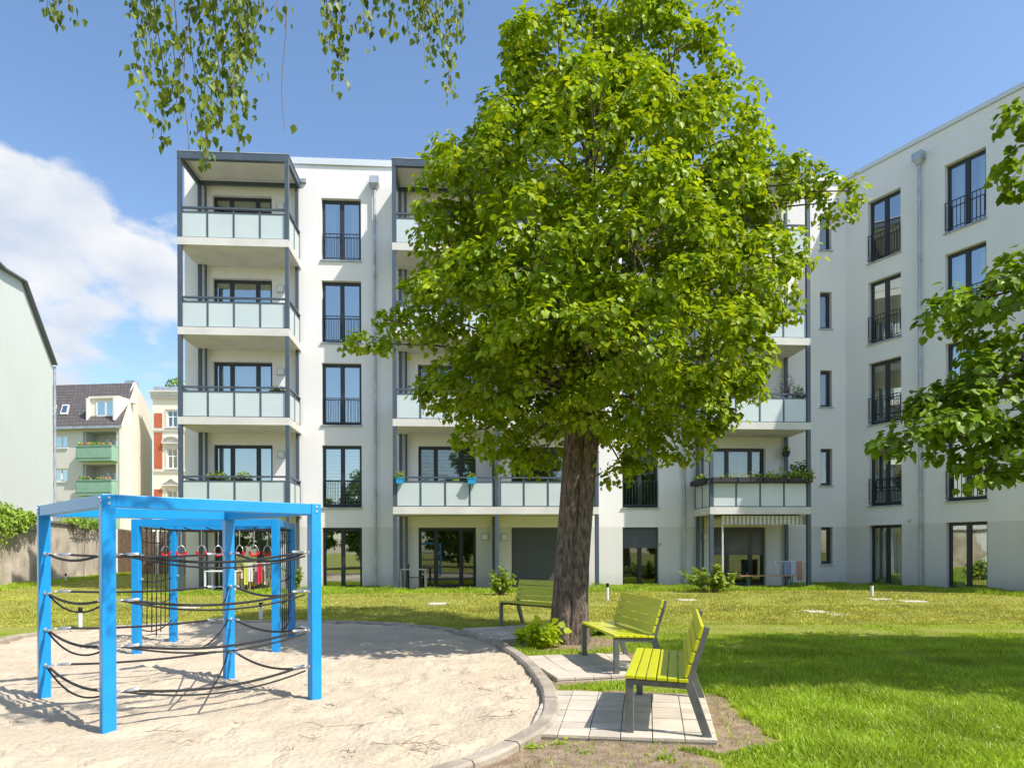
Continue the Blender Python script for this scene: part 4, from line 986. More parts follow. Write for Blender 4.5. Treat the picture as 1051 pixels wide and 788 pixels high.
# ------------------------------------------------------------------ benches
def bench(label, foot, ax, slat_label=None):
    ax = Vector((*ax, 0)).normalized(); bk_ = Vector((ax.y, -ax.x, 0)); o = Vector((*foot, .052))
    t = thing('park_bench', label, 'bench', o, 'lime slatted benches round the sandpit'); L_ = 1.52
    def p(a, b_, z): return o+ax*a+bk_*b_+Vector((0, 0, z))
    for a in (.025, L_-.025):
        MB().beam(p(a, 0.02, -.01), p(a, 0.02, .42), .055, .062, up=tuple(bk_)).build('leg', 'gal', t, bevel=.004)
        MB().beam(p(a, .62, -.01), p(a, .475, .42), .055, .066, up=tuple(bk_)).build('leg', 'gal', t, bevel=.004)
        MB().beam(p(a, -.005, .405), p(a, .50, .385), .049, .045).build('seat_rail', 'gal', t, bevel=.004)
        MB().beam(p(a, .462, .36), p(a, .619, .852), .051, .045, up=tuple(bk_)).build('back_upright', 'gal', t, bevel=.004)
    MB().beam(p(.05, .24, .385), p(L_-.05, .24, .385), .04, .03).build('stretcher', 'gal', t)
    ns = 6; w = .073
    for i in range(ns):
        b0 = -.012+i*.0825; z = .432-.02*b0/.5
        MB().beam(p(-.02, b0+w/2, z+.014), p(L_+.02, b0+w/2, z+.014), w, .03).build('seat_slat', 'lime', t, bevel=.006)
    bz = [(.515, .088), (.612, .088), (.709, .088), (.812, .104)]
    for z, h in bz:
        b0 = .462+(z-.36)*.163/.51-.04
        MB().beam(p(-.02, b0, z), p(L_+.02, b0, z), .03, h, up=(bk_.x*.3, bk_.y*.3, 1)).build('back_slat', 'lime', t, bevel=.006)
    return t
B3 = G(643.5, 751.5, .05)
bench('nearest lime bench standing alone on the front paved pad', B3, (.235, .97))
bench('middle lime bench right of the trunk on the second paved pad', G(631.5, 692, .05), (-.15, .99))
bench('farthest lime bench half hidden behind the tree trunk', (.82, 12.4), (-.70, .71))

# ------------------------------------------------------------------ climbing frames
def v3(p, z): return Vector((p[0], p[1], z))
def cable(mb, a, b, sag, r=.011, n=12, mi=0):
    mb.tube([a.lerp(b, i/n)-Vector((0, 0, sag*4*(i/n)*(1-i/n))) for i in range(n+1)], r, 7, mi)
def ferr(mb, a, b, off=.09, l=.09, r=.016, mi=0):
    d = (b-a).normalized(); mb.tube([a-d*.01, a+d*.012, a+d*.013, a+d*off, a+d*(off+.001), a+d*(off+l)], [.02, .02, .008, .008, r, r], 8, mi)
HF = 1.985; PW = .106; BH = .108
def post_frame(root, pts, order, rot):
    ca, sa = math.cos(rot), math.sin(rot)
    for p_ in pts:
        f_ = Frame((p_[0], p_[1], 0), (ca, sa, 0), (-sa, ca, 0)); MB(f_).box(-PW/2, PW/2, -PW/2, PW/2, -.08, HF-PW+.001 if False else HF).build('post', 'blue', root, bevel=.006)
    for (i, j) in order:
        a = v3(pts[i], HF-BH/2-.002); b = v3(pts[j], HF-BH/2-.002); d = (b-a).normalized()
        MB().beam(a+d*PW/2, b-d*PW/2, PW-.006, BH).build('top_beam', 'blue', root, bevel=.006)
PA, PB, PC, PD = G(111, 750, 0), G(323, 716, 0), G(45.5, 714.5, 0), G(235, 695, 0)
cf = thing('rope_climbing_frame', 'near blue square climbing frame with sagging black ropes on the sand', 'climbing frame', (-3.4, 6.9, 0))
FR = [PA, PB, PD, PC]; rot = math.atan2(PB[1]-PA[1], PB[0]-PA[0])
post_frame(cf, FR, [(0, 1), (1, 2), (2, 3), (3, 0)], rot)
for p_ in FR:
    for z in (HF-.03, HF-.078):
        ca, sa = math.cos(rot), math.sin(rot)
        for q in (Vector((sa, -ca, 0)), Vector((-ca, -sa, 0))):
            c_ = v3(p_, z)+q*PW/2; MB().tube([c_-q*.002, c_+q*.008], .011, 10).build('bolt', 'ferrule', cf)
rop = {}
for lv, z in enumerate((.32, .70, 1.09, 1.48)):
    for (i, j, sg) in ((0, 1, .085), (0, 3, .06), (3, 2, .03), (2, 1, .09)):
        a = v3(FR[i], z); b = v3(FR[j], z+random.uniform(-.02, .02)); d = (b-a).normalized(); a = a+d*PW/2; b = b-d*PW/2
        m_ = MB(); cable(m_, a+d*.1, b-d*.1, sg, .0125); ro_ = m_.build('rope', 'rope', cf)
        
        for (a_, b_) in ((a, b), (b, a)): m_ = MB(); ferr(m_, a_, b_); m_.build('rope_end', 'ferrule', ro_)
    # second, slacker strand across the left and front sides
    for (i, j, sg) in ((3, 0, .13), (0, 1, .115)):
        if lv in (1, 2, 0) or i == 0:
            a = v3(FR[i], z); b = v3(FR[j], z-.03); d = (b-a).normalized()
            m_ = MB(); cable(m_, a+d*.1, b-d*.1, sg, .009); m_.build('rope', 'rope', cf)
for (za, zb_, tt) in ((.33, .24, .45), (.70, .62, .40), (1.09, 1.01, .5)):
    a = v3(FR[2], za); mid = v3(FR[0], zb_).lerp(v3(FR[1], zb_), tt)
    m_ = MB(); cable(m_, a, mid, .05, .009); m_.build('rope', 'rope', cf)
QA, QB, QC, QD = G(140.5, 670.5, 0), G(283.5, 669, 0), G(178, 657.5, 0), G(299.5, 653.5, 0)
rfm = thing('ring_climbing_frame', 'far blue climbing frame with side nets and red hanging rings', 'climbing frame', (-4.6, 10.8, 0))
FQ = [QA, QB, QD, QC]; post_frame(rfm, FQ, [(0, 1), (1, 2), (2, 3), (3, 0)], math.atan2(QB[1]-QA[1], QB[0]-QA[0]))
for (i, j, l) in ((0, 3, 'left'), (1, 2, 'right')):
    m_ = MB(); a = v3(FQ[i], 0); b = v3(FQ[j], 0); d = (b-a); n_ = 8
    for k in range(1, n_):
        t = k/n_; p = a+d*t; zb_ = .38+.09*math.sin(t*9)-.12*math.sin(t*math.pi); m_.tube([p+Vector((0, 0, zb_)), p+Vector((.01, 0, 1.1)), p+Vector((0, 0, HF-PW))], .0085, 6)
    for z in (.36, .72, 1.07, 1.40, 1.68): cable(m_, a+d*.06+Vector((0, 0, z)), b-d*.06+Vector((0, 0, z)), .10 if z < .5 else .04, .010)
    m_.build('climbing_net', 'rope', rfm)
m_ = MB()
top = HF-PW-.02
for t in (.2, .4, .6, .8): cable(m_, v3(FQ[0], top).lerp(v3(FQ[3], top), t), v3(FQ[1], top).lerp(v3(FQ[2], top), t), .03, .009)
for t in (.17, .34, .5, .67, .84): cable(m_, v3(FQ[0], top).lerp(v3(FQ[1], top), t), v3(FQ[3], top).lerp(v3(FQ[2], top), t), .03, .009)
m_.build('overhead_net', 'rope', rfm)
for (px, t) in ((170, .75), (186, .5), (207, .25), (224, .62), (246, .3), (261, .5), (274.5, .75)):
    y0 = v3(FQ[0], 0).lerp(v3(FQ[3], 0), t).y*.5+v3(FQ[1], 0).lerp(v3(FQ[2], 0), t).y*.5
    x = unroll(px, 560)[0]/F*y0; zr = 1.47; tl = random.uniform(-.7, .7); dx_, dy_ = math.cos(tl), math.sin(tl)
    m_ = MB(); z = top-.03
    while z > zr+.135:
        m_.tube([(x-.008*dx_, y0, z), (x+.008*dy_, y0+.006, z-.03)], .007, 5); z -= .034
    arc = [(x+dx_*.062*math.cos(q), y0+dy_*.062*math.cos(q), zr+.03+.10*math.sin(q)) for q in np.linspace(-.1, math.pi+.1, 13)]
    m_.tube(arc, .007, 6); ri = m_.build('ring_hanger', 'ferrule', rfm)
    arc = [(x+dx_*.066*math.cos(q), y0+dy_*.066*math.cos(q), zr+.02+.05*math.sin(q)) for q in np.linspace(-math.pi-.3, .3, 13)]
    MB().tube(arc, .021, 8).build('grip', 'red', ri)
for i in (0, 3):
    for z in (.75, 1.1, 1.45):
        a = v3(FQ[i], z); m_ = MB(); m_.tube([a+Vector((.07, .0, 0)), a+Vector((.1, 0, 0))], .015, 8); m_.build('bolt', 'ferrule', rfm)

# ------------------------------------------------------------------ trees
def bark_mat(name, a, b_, sc=(14, 14, 1.6)):
    m = bpy.data.materials.new(name); m.use_nodes = True; nt = m.node_tree; L = nt.links; b = nt.nodes['Principled BSDF']; b.inputs['Roughness'].default_value = .95
    tc = N(nt, 'ShaderNodeTexCoord'); mp = N(nt, 'ShaderNodeMapping'); mp.inputs['Scale'].default_value = sc; L.new(tc.outputs['Object'], mp.inputs[0])
    ns = N(nt, 'ShaderNodeTexNoise'); ns.inputs['Scale'].default_value = 1; ns.inputs['Detail'].default_value = 9; ns.inputs['Roughness'].default_value = .65; L.new(mp.outputs[0], ns.inputs['Vector'])
    cr = N(nt, 'ShaderNodeValToRGB'); e = cr.color_ramp.elements; e[0].color = (*a, 1); e[1].color = (*b_, 1); e[0].position = .38; e[1].position = .62; L.new(ns.outputs['Fac'], cr.inputs[0]); L.new(cr.outputs[0], b.inputs['Base Color'])
    bp = N(nt, 'ShaderNodeBump'); bp.inputs['Strength'].default_value = 1; bp.inputs['Distance'].default_value = .04; L.new(ns.outputs['Fac'], bp.inputs['Height']); L.new(bp.outputs[0], b.inputs['Normal'])
    return m
M['bark'] = bark_mat('linden bark', (.06, .043, .033), (.27, .205, .155), (24, 24, 7))
M['birchbark'] = bark_mat('birch bark', (.1, .09, .08), (.55, .52, .48), (3, 3, 9))

def organic_tube(mb, pts, radii, seg=28, ridge=.06, seed=0, flare=0, base_z=0):
    """trunk with furrowed bark relief; pts resampled"""
    P = []; Rr = []
    for i in range(len(pts)-1):
        for k in range(10): t = k/10; P.append(Vector(pts[i]).lerp(Vector(pts[i+1]), t)); Rr.append(radii[i]*(1-t)+radii[i+1]*t)
    P.append(Vector(pts[-1])); Rr.append(radii[-1]); vs = []
    for i, p in enumerate(P):
        for k in range(seg):
            a = 2*math.pi*k/seg; h = p.z-base_z
            r_ = Rr[i]*(1+ridge*(noise.noise(Vector((math.cos(a)*3+seed, math.sin(a)*3, h*.5)))*1.4+.6*noise.noise(Vector((math.cos(a)*9, math.sin(a)*9+seed, h*1.1)))))
            if flare: r_ *= 1+flare*math.exp(-max(h, 0)*3.0)*(1+.5*math.cos(a*5+seed))
            vs.append(p+Vector((math.cos(a)*r_, math.sin(a)*r_, 0)))
    n = len(P); mb.add(vs, [(i*seg+k, i*seg+(k+1) % seg, (i+1)*seg+(k+1) % seg, (i+1)*seg+k) for i in range(n-1) for k in range(seg)], 0, True)
def limb(mb, a, b, r0, r1, wob=.12, n=7, arch=.2):
    pts = []; a = Vector(a); b = Vector(b); L_ = (b-a).length
    for i in range(n+1):
        t = i/n; p = a.lerp(b, t); p.z += arch*L_*math.sin(t*math.pi)*.5; s = wob*L_*.3*math.sin(t*math.pi)
        pts.append(p+Vector((noise.noise(p*.9)*s*2, noise.noise(p*.9+Vector((9, 0, 0)))*s*2, noise.noise(p*.9+Vector((0, 9, 0)))*s)))
    mb.tube(pts, [r0+(r1-r0)*(i/n) for i in range(n+1)], 8)
    return pts
def blob_sprays(blobs, per_area, nleaf, length, size, droop=.5, fill=.35, flat=.12, gap=None):
    """blobs: (cx,cy,cz, rx,ry,rz). leafy sprays on and inside each ellipsoid's outer zone"""
    C_, O_ = [], []
    for (cx, cy, cz, rx, ry, rz_) in blobs:
        area = 4*math.pi*(((rx*ry)**1.6+(rx*rz_)**1.6+(ry*rz_)**1.6)/3)**(1/1.6); n = int(area*per_area)
        d = norm(rng.normal(size=(n, 3)))
        rad = np.where(rng.random(n) < fill, rng.uniform(.45, .85, n), rng.uniform(.85, 1.0, n))
        wob = np.array([1+.22*noise.noise(Vector((v[0]*2.2+cx, v[1]*2.2+cy, v[2]*2.2+cz)))+.12*noise.noise(Vector((v[0]*6+cx, v[1]*6, v[2]*6))) for v in d])
        p = np.array([cx, cy, cz])+d*np.array([rx, ry, rz_])*(rad*wob)[:, None]
        C_.append(p); O_.append(d*[1, 1, .7]+[0, 0, .1])
    C_ = np.concatenate(C_); O_ = np.concatenate(O_)
    if gap is not None:
        g_ = np.array([noise.noise(Vector((p[0]*1.5, p[1]*1.5, p[2]*2.1)))+.5*noise.noise(Vector((p[0]*3.5, p[1]*3.5, p[2]*4.5))) for p in C_])
        k_ = g_ > gap; C_ = C_[k_]; O_ = O_[k_]
    return sprays(C_, O_, nleaf, length, size, droop, flat), C_
def tufts(blobs, per_area, r0, nleaf, size, cull=.62, gap=None, flatten=.62, hang=.35):
    """leaf tufts over the outside of the lobes: each tuft is a small shingled mound of drooping leaves"""
    Bl = np.array(blobs); C_, O_ = [], []
    for k, (cx, cy, cz, rx, ry, rz_) in enumerate(blobs):
        area = 4*math.pi*(((rx*ry)**1.6+(rx*rz_)**1.6+(ry*rz_)**1.6)/3)**(1/1.6); n = max(5, int(area*per_area))
        d = norm(rng.normal(size=(n, 3))); p = np.array([cx, cy, cz])+d*np.array([rx, ry, rz_])*rng.uniform(.8, 1.06, (n, 1))
        q = ((p[:, None]-Bl[None, :, :3])/Bl[None, :, 3:])**2; q = np.sqrt(q.sum(2)); q[:, k] = 9; keep = q.min(1) > cull
        C_.append(p[keep]); O_.append(d[keep])
    C_ = np.concatenate(C_); O_ = np.concatenate(O_)
    if gap is not None:
        g_ = np.array([noise.noise(Vector((p[0]*1.3, p[1]*1.3, p[2]*1.9)))+.4*noise.noise(Vector((p[0]*3.5, p[1]*3.5, p[2]*4.5))) for p in C_]); k_ = g_ > gap; C_ = C_[k_]; O_ = O_[k_]
    n = len(C_); R_ = r0*rng.uniform(.6, 1.35, (n, 1)); d = norm(rng.normal(size=(n, nleaf, 3))+O_[:, None]*.9+np.array([0, 0, .55]))
    sc_ = np.array([1, 1, flatten]); t = rng.uniform(.45, 1.08, (n, nleaf, 1))
    P = C_[:, None]+d*sc_*R_[:, None]*t+O_[:, None]*rng.normal(size=(n, nleaf, 1))*.1*r0
    rad = np.hypot(d[..., 0], d[..., 1]); P[..., 2] -= hang*R_*rad**2*t[..., 0]
    Nn = d*.75+np.array([0, 0, .45])+rng.normal(size=P.shape)*.30
    T = d*.6+O_[:, None]*.3+np.array([0, 0, -.75])+rng.normal(size=P.shape)*.38
    S_ = size*rng.uniform(.6, 1.2, (n, nleaf))
    return P.reshape(-1, 3), Nn.reshape(-1, 3), T.reshape(-1, 3), S_.ravel(), C_
S = 11.1/F
def wp(px, py, dy=0): v = at(px, py, 11.1+dy); return (v.x, v.y, v.z)
tree = thing('linden_tree', 'tall bushy linden with bright yellow green leaves rising beside the benches', 'tree', (TRUNK[0], TRUNK[1], 0))
tb_ = MB()
z0 = -.05
organic_tube(tb_, [(.84, 11.1, z0), (.90, 11.1, 1.2), (.99, 11.1, 2.6), (1.07, 11.12, 3.8), (1.1, 11.2, 5), (1.25, 11.3, 7), (1.35, 11.2, 9)], [.228, .203, .184, .174, .14, .09, .03], 40, .045, 1, .32)
organic_tube(tb_, [(1.04, 10.98, z0), (1.10, 10.98, 1.2), (1.22, 11.0, 2.6), (1.33, 11.03, 3.8), (1.6, 11.0, 5), (2.1, 10.9, 6.4), (2.4, 10.8, 7.6)], [.162, .138, .122, .116, .095, .06, .03], 36, .045, 5, .42)
tb_.build('trunk', 'bark', tree)
# crown: lobes surveyed from the silhouette (x, y, depth offset, rx, ry, rz metres)
lob = [(605, 50, 0, 1.65, 1.7, 1.3), (575, 80, -.6, 1.2, 1.2, 1.2), (645, 60, .2, 1.45, 1.4, 1.2), (690, 80, .1, .95, 1.1, 1.0), (532, 128, .2, 1.0, 1.3, 1.05),
       (610, 170, -1.4, 1.9, 1.6, 1.6), (700, 170, -.5, 1.6, 1.6, 1.5), (520, 210, -.6, 1.6, 1.6, 1.5), (600, 220, .8, 2.9, 2.6, 2.6), (725, 230, 0, 1.25, 1.5, 1.25), (478, 195, .2, .85, 1.2, .9),
       (462, 255, .3, .75, 1.1, .9), (650, 260, -1.9, 1.7, 1.4, 1.4), (560, 280, -1.8, 1.6, 1.4, 1.3), (740, 290, -.6, 1.4, 1.5, 1.0), (500, 320, -1.0, 1.5, 1.4, 1.0), (432, 322, -.5, .95, 1.0, .55), (393, 328, -.5, .5, .6, .36), (384, 352, -.5, .3, .4, .2),
       (600, 350, -1.9, 1.8, 1.4, 1.0), (680, 350, -1.5, 1.7, 1.4, 1.0), (738, 365, -.6, .85, 1.2, .7), (540, 385, -1.0, 1.5, 1.4, .8), (475, 395, -.4, .75, 1.0, .6), (650, 410, -.8, 1.5, 1.5, .75), (705, 420, -.5, .85, 1.0, .65),
       (600, 400, .8, 2.2, 1.8, 1.1), (760, 180, .3, .7, .9, .6), (795, 170, .2, .45, .5, .3), (800, 212, .2, .75, .7, .35), (832, 203, .1, .45, .45, .26), (860, 208, .1, .42, .4, .2), (872, 196, .1, .34, .3, .16), (846, 186, .1, .3, .3, .16), (812, 178, .15, .35, .35, .16), (790, 260, 0, .7, .8, .5), (785, 310, -.2, .5, .7, .45), (762, 395, -.3, .3, .45, .22), (740, 432, -.4, .4, .5, .3),
       (500, 440, -.2, .62, .8, .5), (555, 440, .1, .7, .9, .5), (525, 468, .0, .32, .4, .32), (660, 462, 0, .5, .6, .35), (690, 450, .2, .45, .5, .35), (555, 470, .6, .35, .4, .3), (640, 480, .2, .2, .3, .22), (486, 150, 0, .42, .6, .45), (722, 85, 0, .5, .7, .5), (735, 30, 0, .35, .4, .35), (535, 45, 0, .5, .6, .55), (762, 140, .1, .32, .4, .32)]
blobs = []
for (px, py, dy, rx, ry, rz_) in lob:
    x, y, z = wp(px, py, dy); blobs.append((x, y, z, rx*.88-min(.22, .22*rx), ry*.86-min(.2, .2*ry), rz_*.88-min(.18, .22*rz_)))
Pa, Na, Ta, Sa, ca_ = tufts(blobs, 6.6, .265, 46, .094, .66, -.27)
(Pb, Nb, Tb, Sb), cb_ = blob_sprays([b for b in blobs if b[3] > .7], 1.7, 10, .4, .09, .6, .8, .15)
Pv, Nv, Tv, Sv = [np.concatenate(q) for q in ((Pa, Pb), (Na, Nb), (Ta, Tb), (Sa, Sb))]; cen_ = ca_
leaves('crown', Pv, Nv, Tv, Sv, 'linden', tree)
bm_ = MB()
for b_ in blobs:
    z = min(8.0, max(3.9, b_[2]-1.6)); x0 = .99+(z-2.6)*.09
    if b_[2] > 3.6 or True: limb(bm_, (x0, 11.1, z), (b_[0], b_[1], b_[2]), .06 if b_[3] > 1 else .03, .010)
idx_ = rng.choice(len(cen_), 420, replace=False)
for i in idx_:
    p = cen_[i]; b_ = min(blobs, key=lambda q: (q[0]-p[0])**2+(q[1]-p[1])**2+(q[2]-p[2])**2); limb(bm_, (b_[0], b_[1], b_[2]), p, .011, .004, n=4)
bm_.build('branch', 'bark', tree)
print('linden leaves', len(Pv))

# second linden on the right, mostly out of the picture, its low boughs reaching in
t2 = thing('linden_tree', 'darker linden whose low boughs hang in from the right edge', 'tree', (9.6, 6.9, 0))
m_ = MB(); organic_tube(m_, [(9.6, 6.9, -.05), (9.55, 6.9, 2), (9.5, 6.9, 4.5), (9.4, 6.9, 7.5)], [.3, .24, .17, .05], 24, .08, 3, .3); m_.build('trunk', 'bark', t2)
bl = [(9.5, 6.8, 6.2, 2.9, 2.2, 2.5), (8.5, 7.1, 5.2, 2.2, 1.5, 1.5), (10.8, 7.6, 5.4, 2.2, 1.6, 1.8), (7.9, 7.5, 4.6, 1.3, 1.0, .9), (9.5, 7.5, 4.1, 2.2, 1.4, .9), (11.5, 7.8, 4.8, 1.8, 1.3, 1.5), (9.0, 8.6, 4.8, 1.8, 1.2, 1.3)]
def rp2(px, py, Y): v = at(px, py, Y); return (v.x, v.y, v.z)
boughs = [(1040, 270, 6.6, 0.231, 0.308, 0.133), (1005, 298, 6.6, 0.336, 0.330, 0.114), (975, 322, 6.6, 0.210, 0.275, 0.085), (1035, 322, 6.7, 0.399, 0.385, 0.209), (1045, 370, 6.8, 0.420, 0.440, 0.285), (1000, 385, 6.7, 0.347, 0.330, 0.123), (1045, 420, 6.8, 0.473, 0.440, 0.285), (1010, 415, 6.6, 0.441, 0.385, 0.190),
          (970, 408, 6.6, 0.263, 0.275, 0.095), (955, 432, 6.5, 0.273, 0.286, 0.114), (925, 452, 6.5, 0.168, 0.220, 0.067), (995, 450, 6.7, 0.399, 0.385, 0.152), (1030, 465, 6.7, 0.367, 0.385, 0.190), (1010, 485, 6.6, 0.168, 0.220, 0.057), (1047, 120, 6.6, 0.105, 0.165, 0.095), (1062, 170, 6.6, 0.210, 0.275, 0.190)]
bb = [(*rp2(a, b_, c), rx, ry, rz_) for (a, b_, c, rx, ry, rz_) in boughs]
(P1, N1, T1, S1), c1 = blob_sprays(bl, 15, 13, .36, .10, .6, .35, .09)
P3, N3, T3, S3, c3 = tufts(bb, 16, .15, 20, .088, .5, None, .6, .4)
leaves('crown', np.concatenate([P1, P3]), np.concatenate([N1, N3]), np.concatenate([T1, T3]), np.concatenate([S1, S3]), 'linden_dark', t2)
m_ = MB()
for b_ in bl: limb(m_, (9.5, 6.9, max(2.5, b_[2]-1.8)), b_[:3], .08, .02)
hub = [Vector((7.2, 6.9, 4.6)), Vector((7.2, 6.9, 3.9)), Vector((7.2, 6.9, 3.5))]
for h_ in hub: limb(m_, (9.5, 6.9, 3.2), h_, .07, .035)
for b_ in bb:
    h_ = min(hub, key=lambda q: (q-Vector(b_[:3])).length); limb(m_, h_, b_[:3], .025, .006)
for i in rng.choice(len(c3), 90): 
    p = c3[i]; b_ = min(bb, key=lambda q: (q[0]-p[0])**2+(q[1]-p[1])**2+(q[2]-p[2])**2); limb(m_, b_[:3], p, .006, .003, n=3)
m_.build('branch', 'bark', t2)

# birch behind the viewer, its pendulous twigs hanging into the top of the view
t3 = thing('birch_tree', 'birch whose thin leafy twigs hang down from the top edge at upper left', 'tree', (-4.6, -.8, 0))
m_ = MB(); organic_tube(m_, [(-4.6, -.8, -.05), (-4.5, -.7, 3), (-4.3, -.4, 6), (-4.0, 0, 9)], [.2, .16, .12, .05], 18, .05, 8, .3); m_.build('trunk', 'birchbark', t3)
strands = []
def strand(px0, px1, y1, Y, dens=1.0, y0=-35, wid=5): strands.append((px0, px1, y0, y1, Y, dens, wid))
for a in ((40, 45, 12, 4.2, 1), (52, 55, 20, 4.3, 1), (64, 70, 14, 4.2, .8), (135, 140, 75, 4.0, 1), (148, 152, 115, 4.0, 1), (160, 166, 145, 4.1, 1), (172, 176, 95, 3.9, .8), (185, 178, 125, 4.1, 1.0), (196, 202, 125, 4.0, .8),
          (210, 205, 150, 4.1, 1.2), (218, 216, 168, 4.0, 1.3), (228, 222, 130, 3.9, 1.2), (238, 246, 150, 4.0, 1.2), (250, 252, 120, 4.1, 1.3), (258, 256, 70, 3.9, 1.3), (243, 240, 100, 4.2, 1.3), (232, 236, 60, 4.0, 1.3), (268, 262, 50, 4.1, .8), (281, 287, 22, 4.1, .7), (288, 294, 135, 4.1, .05),
          (330, 336, 50, 4.3, 1), (343, 350, 85, 4.2, 1.1), (352, 347, 60, 4.2, 1), (370, 378, 40, 4.3, .9), (388, 384, 35, 4.3, .8), (398, 400, 30, 4.4, 1.0), (412, 420, 35, 4.5, 1.2), (425, 432, 45, 4.5, 1.4), (436, 441, 55, 4.5, 1.4), (447, 452, 50, 4.6, 1.4), (455, 459, 98, 4.6, 1.0), (463, 468, 40, 4.6, 1.2), (472, 474, 30, 4.6, .8), (440, 435, 70, 4.6, .1), (195, 192, 160, 4.1, .03)):
    strand(*a)
P, Nn, T, Sz = [], [], [], []
tips = []
for (a, b_, y0, y1, Y, dens, wid) in strands:
    A = at(a, y0, Y); B = at(b_, y1, Y+random.uniform(-.25, .25)); A.z += .1
    Y2 = B.y; n_ = 9; pts = []
    for i in range(n_+1):
        t = i/n_; p = A.lerp(B, t); p.x += .02*math.sin(t*7+a)*(1-t*.3); p.y += .02*math.cos(t*5+a); pts.append(p)
    m_b = MB(); tips.append((A, pts))
    Ls = (B-A).length; nl = int(Ls*88*dens)
    for k in range(nl):
        t = (random.random()+.07*math.sin(k*.31+a))%1; i = min(n_-1, int(t*n_)); p = pts[i].lerp(pts[i+1], t*n_-i)
        P.append((p.x+random.gauss(0, .03), p.y+random.gauss(0, .04), p.z-random.uniform(0, .03))); a_ = random.uniform(0, 6.28)
        Nn.append((math.cos(a_), math.sin(a_), random.uniform(-.1, .5))); T.append((random.gauss(0, .3), random.gauss(0, .3), -1)); Sz.append(random.uniform(.034, .062))
# unseen upper crown, for its shade and reflections
P = np.array(P); Nn = np.array(Nn); T = np.array(T); Sz = np.array(Sz)
(P1, N1, T1, S1), c1 = blob_sprays([(-4.2, 0, 7.6, 2.2, 2.0, 2.2), (-3.2, 1.6, 6.6, 1.8, 1.4, .9), (-5.4, .8, 6.4, 1.8, 1.6, 1.3)], 5, 10, .4, .06, .9, .5, .1)
leaves('crown', np.concatenate([P, P1]), np.concatenate([Nn, N1]), np.concatenate([T, T1]), np.concatenate([Sz, S1]), 'birch', t3, 'birch')
m_ = MB()
for A, pts in tips: m_.tube(pts, [.004-.0025*i/9 for i in range(10)], 5)
hubs = {}
for A, pts in tips: hubs.setdefault(int((A.x+4)//.5), []).append(A)
for k, As in hubs.items():
    c = sum(As, Vector())/len(As)+Vector((0, -.5, .55)); limb(m_, (-4.35, -.4, 5.4), c, .05, .012, arch=.25)
    for A in As: limb(m_, c, A, .01, .004, n=5, arch=.3)
m_.build('branch', 'twig', t3)

# row of trees behind the viewer: nothing but the windows shows them
tb0 = thing('garden_tree', 'dark green tree behind the viewer, seen only mirrored in the terrace windows', 'tree', (-14, -13, 0), 'trees mirrored in the windows')
m_ = MB(); m_.tube([(-14, -13, -.1), (-14, -13, 3), (-13.8, -13, 6)], [.3, .22, .08], 10); m_.build('trunk', 'bark', tb0)
Pq, Nq, Tq, Sq, cq = tufts([(-14, -13, 5, 3, 2.4, 2.6), (-15.5, -13, 3.6, 2, 2, 2), (-12.3, -13, 3.8, 2, 2, 2.2), (-14, -12.6, 2.4, 3, 1.6, 1.6)], 1.6, .6, 40, .26, .5)
leaves('crown', Pq, Nq, Tq, Sq, 'linden_dark', tb0)
for i, (x, y, sc_, rz_) in enumerate(((-7, -15, 1.15, 1.2), (0.5, -14, .9, 2.5), (7, -16, 1.2, 4), (14, -14, 1.0, 5.2), (21, -12, 1.1, .6), (-21, -11, 1.1, 3.1))):
    c = tb0.copy(); col.objects.link(c); c.location = (x, y, 0); c.scale = (sc_,)*3; c.rotation_euler = (0, 0, rz_)
    for ch in [o for o in list(col.objects) if o.parent == tb0]:
        d = ch.copy(); col.objects.link(d); d.parent = c; d.matrix_parent_inverse = ch.matrix_parent_inverse.copy()

# ------------------------------------------------------------------ shrubs in the lawn
def bush(px, py, w, h, lab_, n=500, size=.07, matn='shrub', name='shrub', kind='heart', cat='shrub', z=None, depth=.7):
    X, Y = G(px, py, z); k = Y/F; rx = w*k/2; rz_ = h*k
    t = thing(name, lab_, cat, (X, Y, gz(0, Y)))
    ns_ = 26; st = MB(); P = []; O = []
    for i in range(ns_):
        a = random.uniform(0, 6.28); q = random.random()**.6; e_ = Vector((X+math.cos(a)*rx*q, Y+math.sin(a)*rx*q*depth, gz(0, Y)+rz_*random.uniform(.35, .98)*(1-.35*q)))
        b0 = Vector((X+math.cos(a)*rx*.12, Y+math.sin(a)*rx*.12, gz(0, Y)-.02)); mid = b0.lerp(e_, .5)+Vector((0, 0, rz_*.1)); st.tube([b0, mid, e_], [.008, .006, .002], 5)
        for j in range(n//ns_):
            t_ = random.uniform(.3, 1); p = (mid.lerp(e_, (t_-.5)*2) if t_ > .5 else b0.lerp(mid, t_*2)); P.append((p.x+random.gauss(0, .045), p.y+random.gauss(0, .045), p.z+random.gauss(0, .035))); O.append((math.cos(a), math.sin(a), 0))
    P = np.array(P); O = np.array(O); P[:, 2] = np.maximum(P[:, 2], gz(0, Y)+.03)
    leaves('foliage', P, O*.3+np.array([0, 0, .7])+rng.normal(size=P.shape)*.4, O+rng.normal(size=P.shape)*.6, size*rng.uniform(.55, 1.25, len(P)), matn, t, kind); st.build('stem', 'grass' if cat == 'weed' else 'twig', t); return t
bush(514, 611, 32, 34, 'light green shrub on the lawn before the shuttered terrace door', 900, .09)
bush(728, 608, 62, 34, 'wide yellow green shrub at the left corner of the right tower terrace', 1500, .10)
bush(302, 606, 22, 36, 'small green shrub just right of the ring frame', 500, .08)
bush(552, 664, 52, 36, 'bright yellow green young shoots at the foot of the big trunk', 520, .115, 'shoot', 'basal_shoots', depth=1)
bush(612, 652, 34, 18, 'darker leafy shoots right behind the big trunk under the middle bench', 260, .08, 'linden_dark', 'basal_shoots')
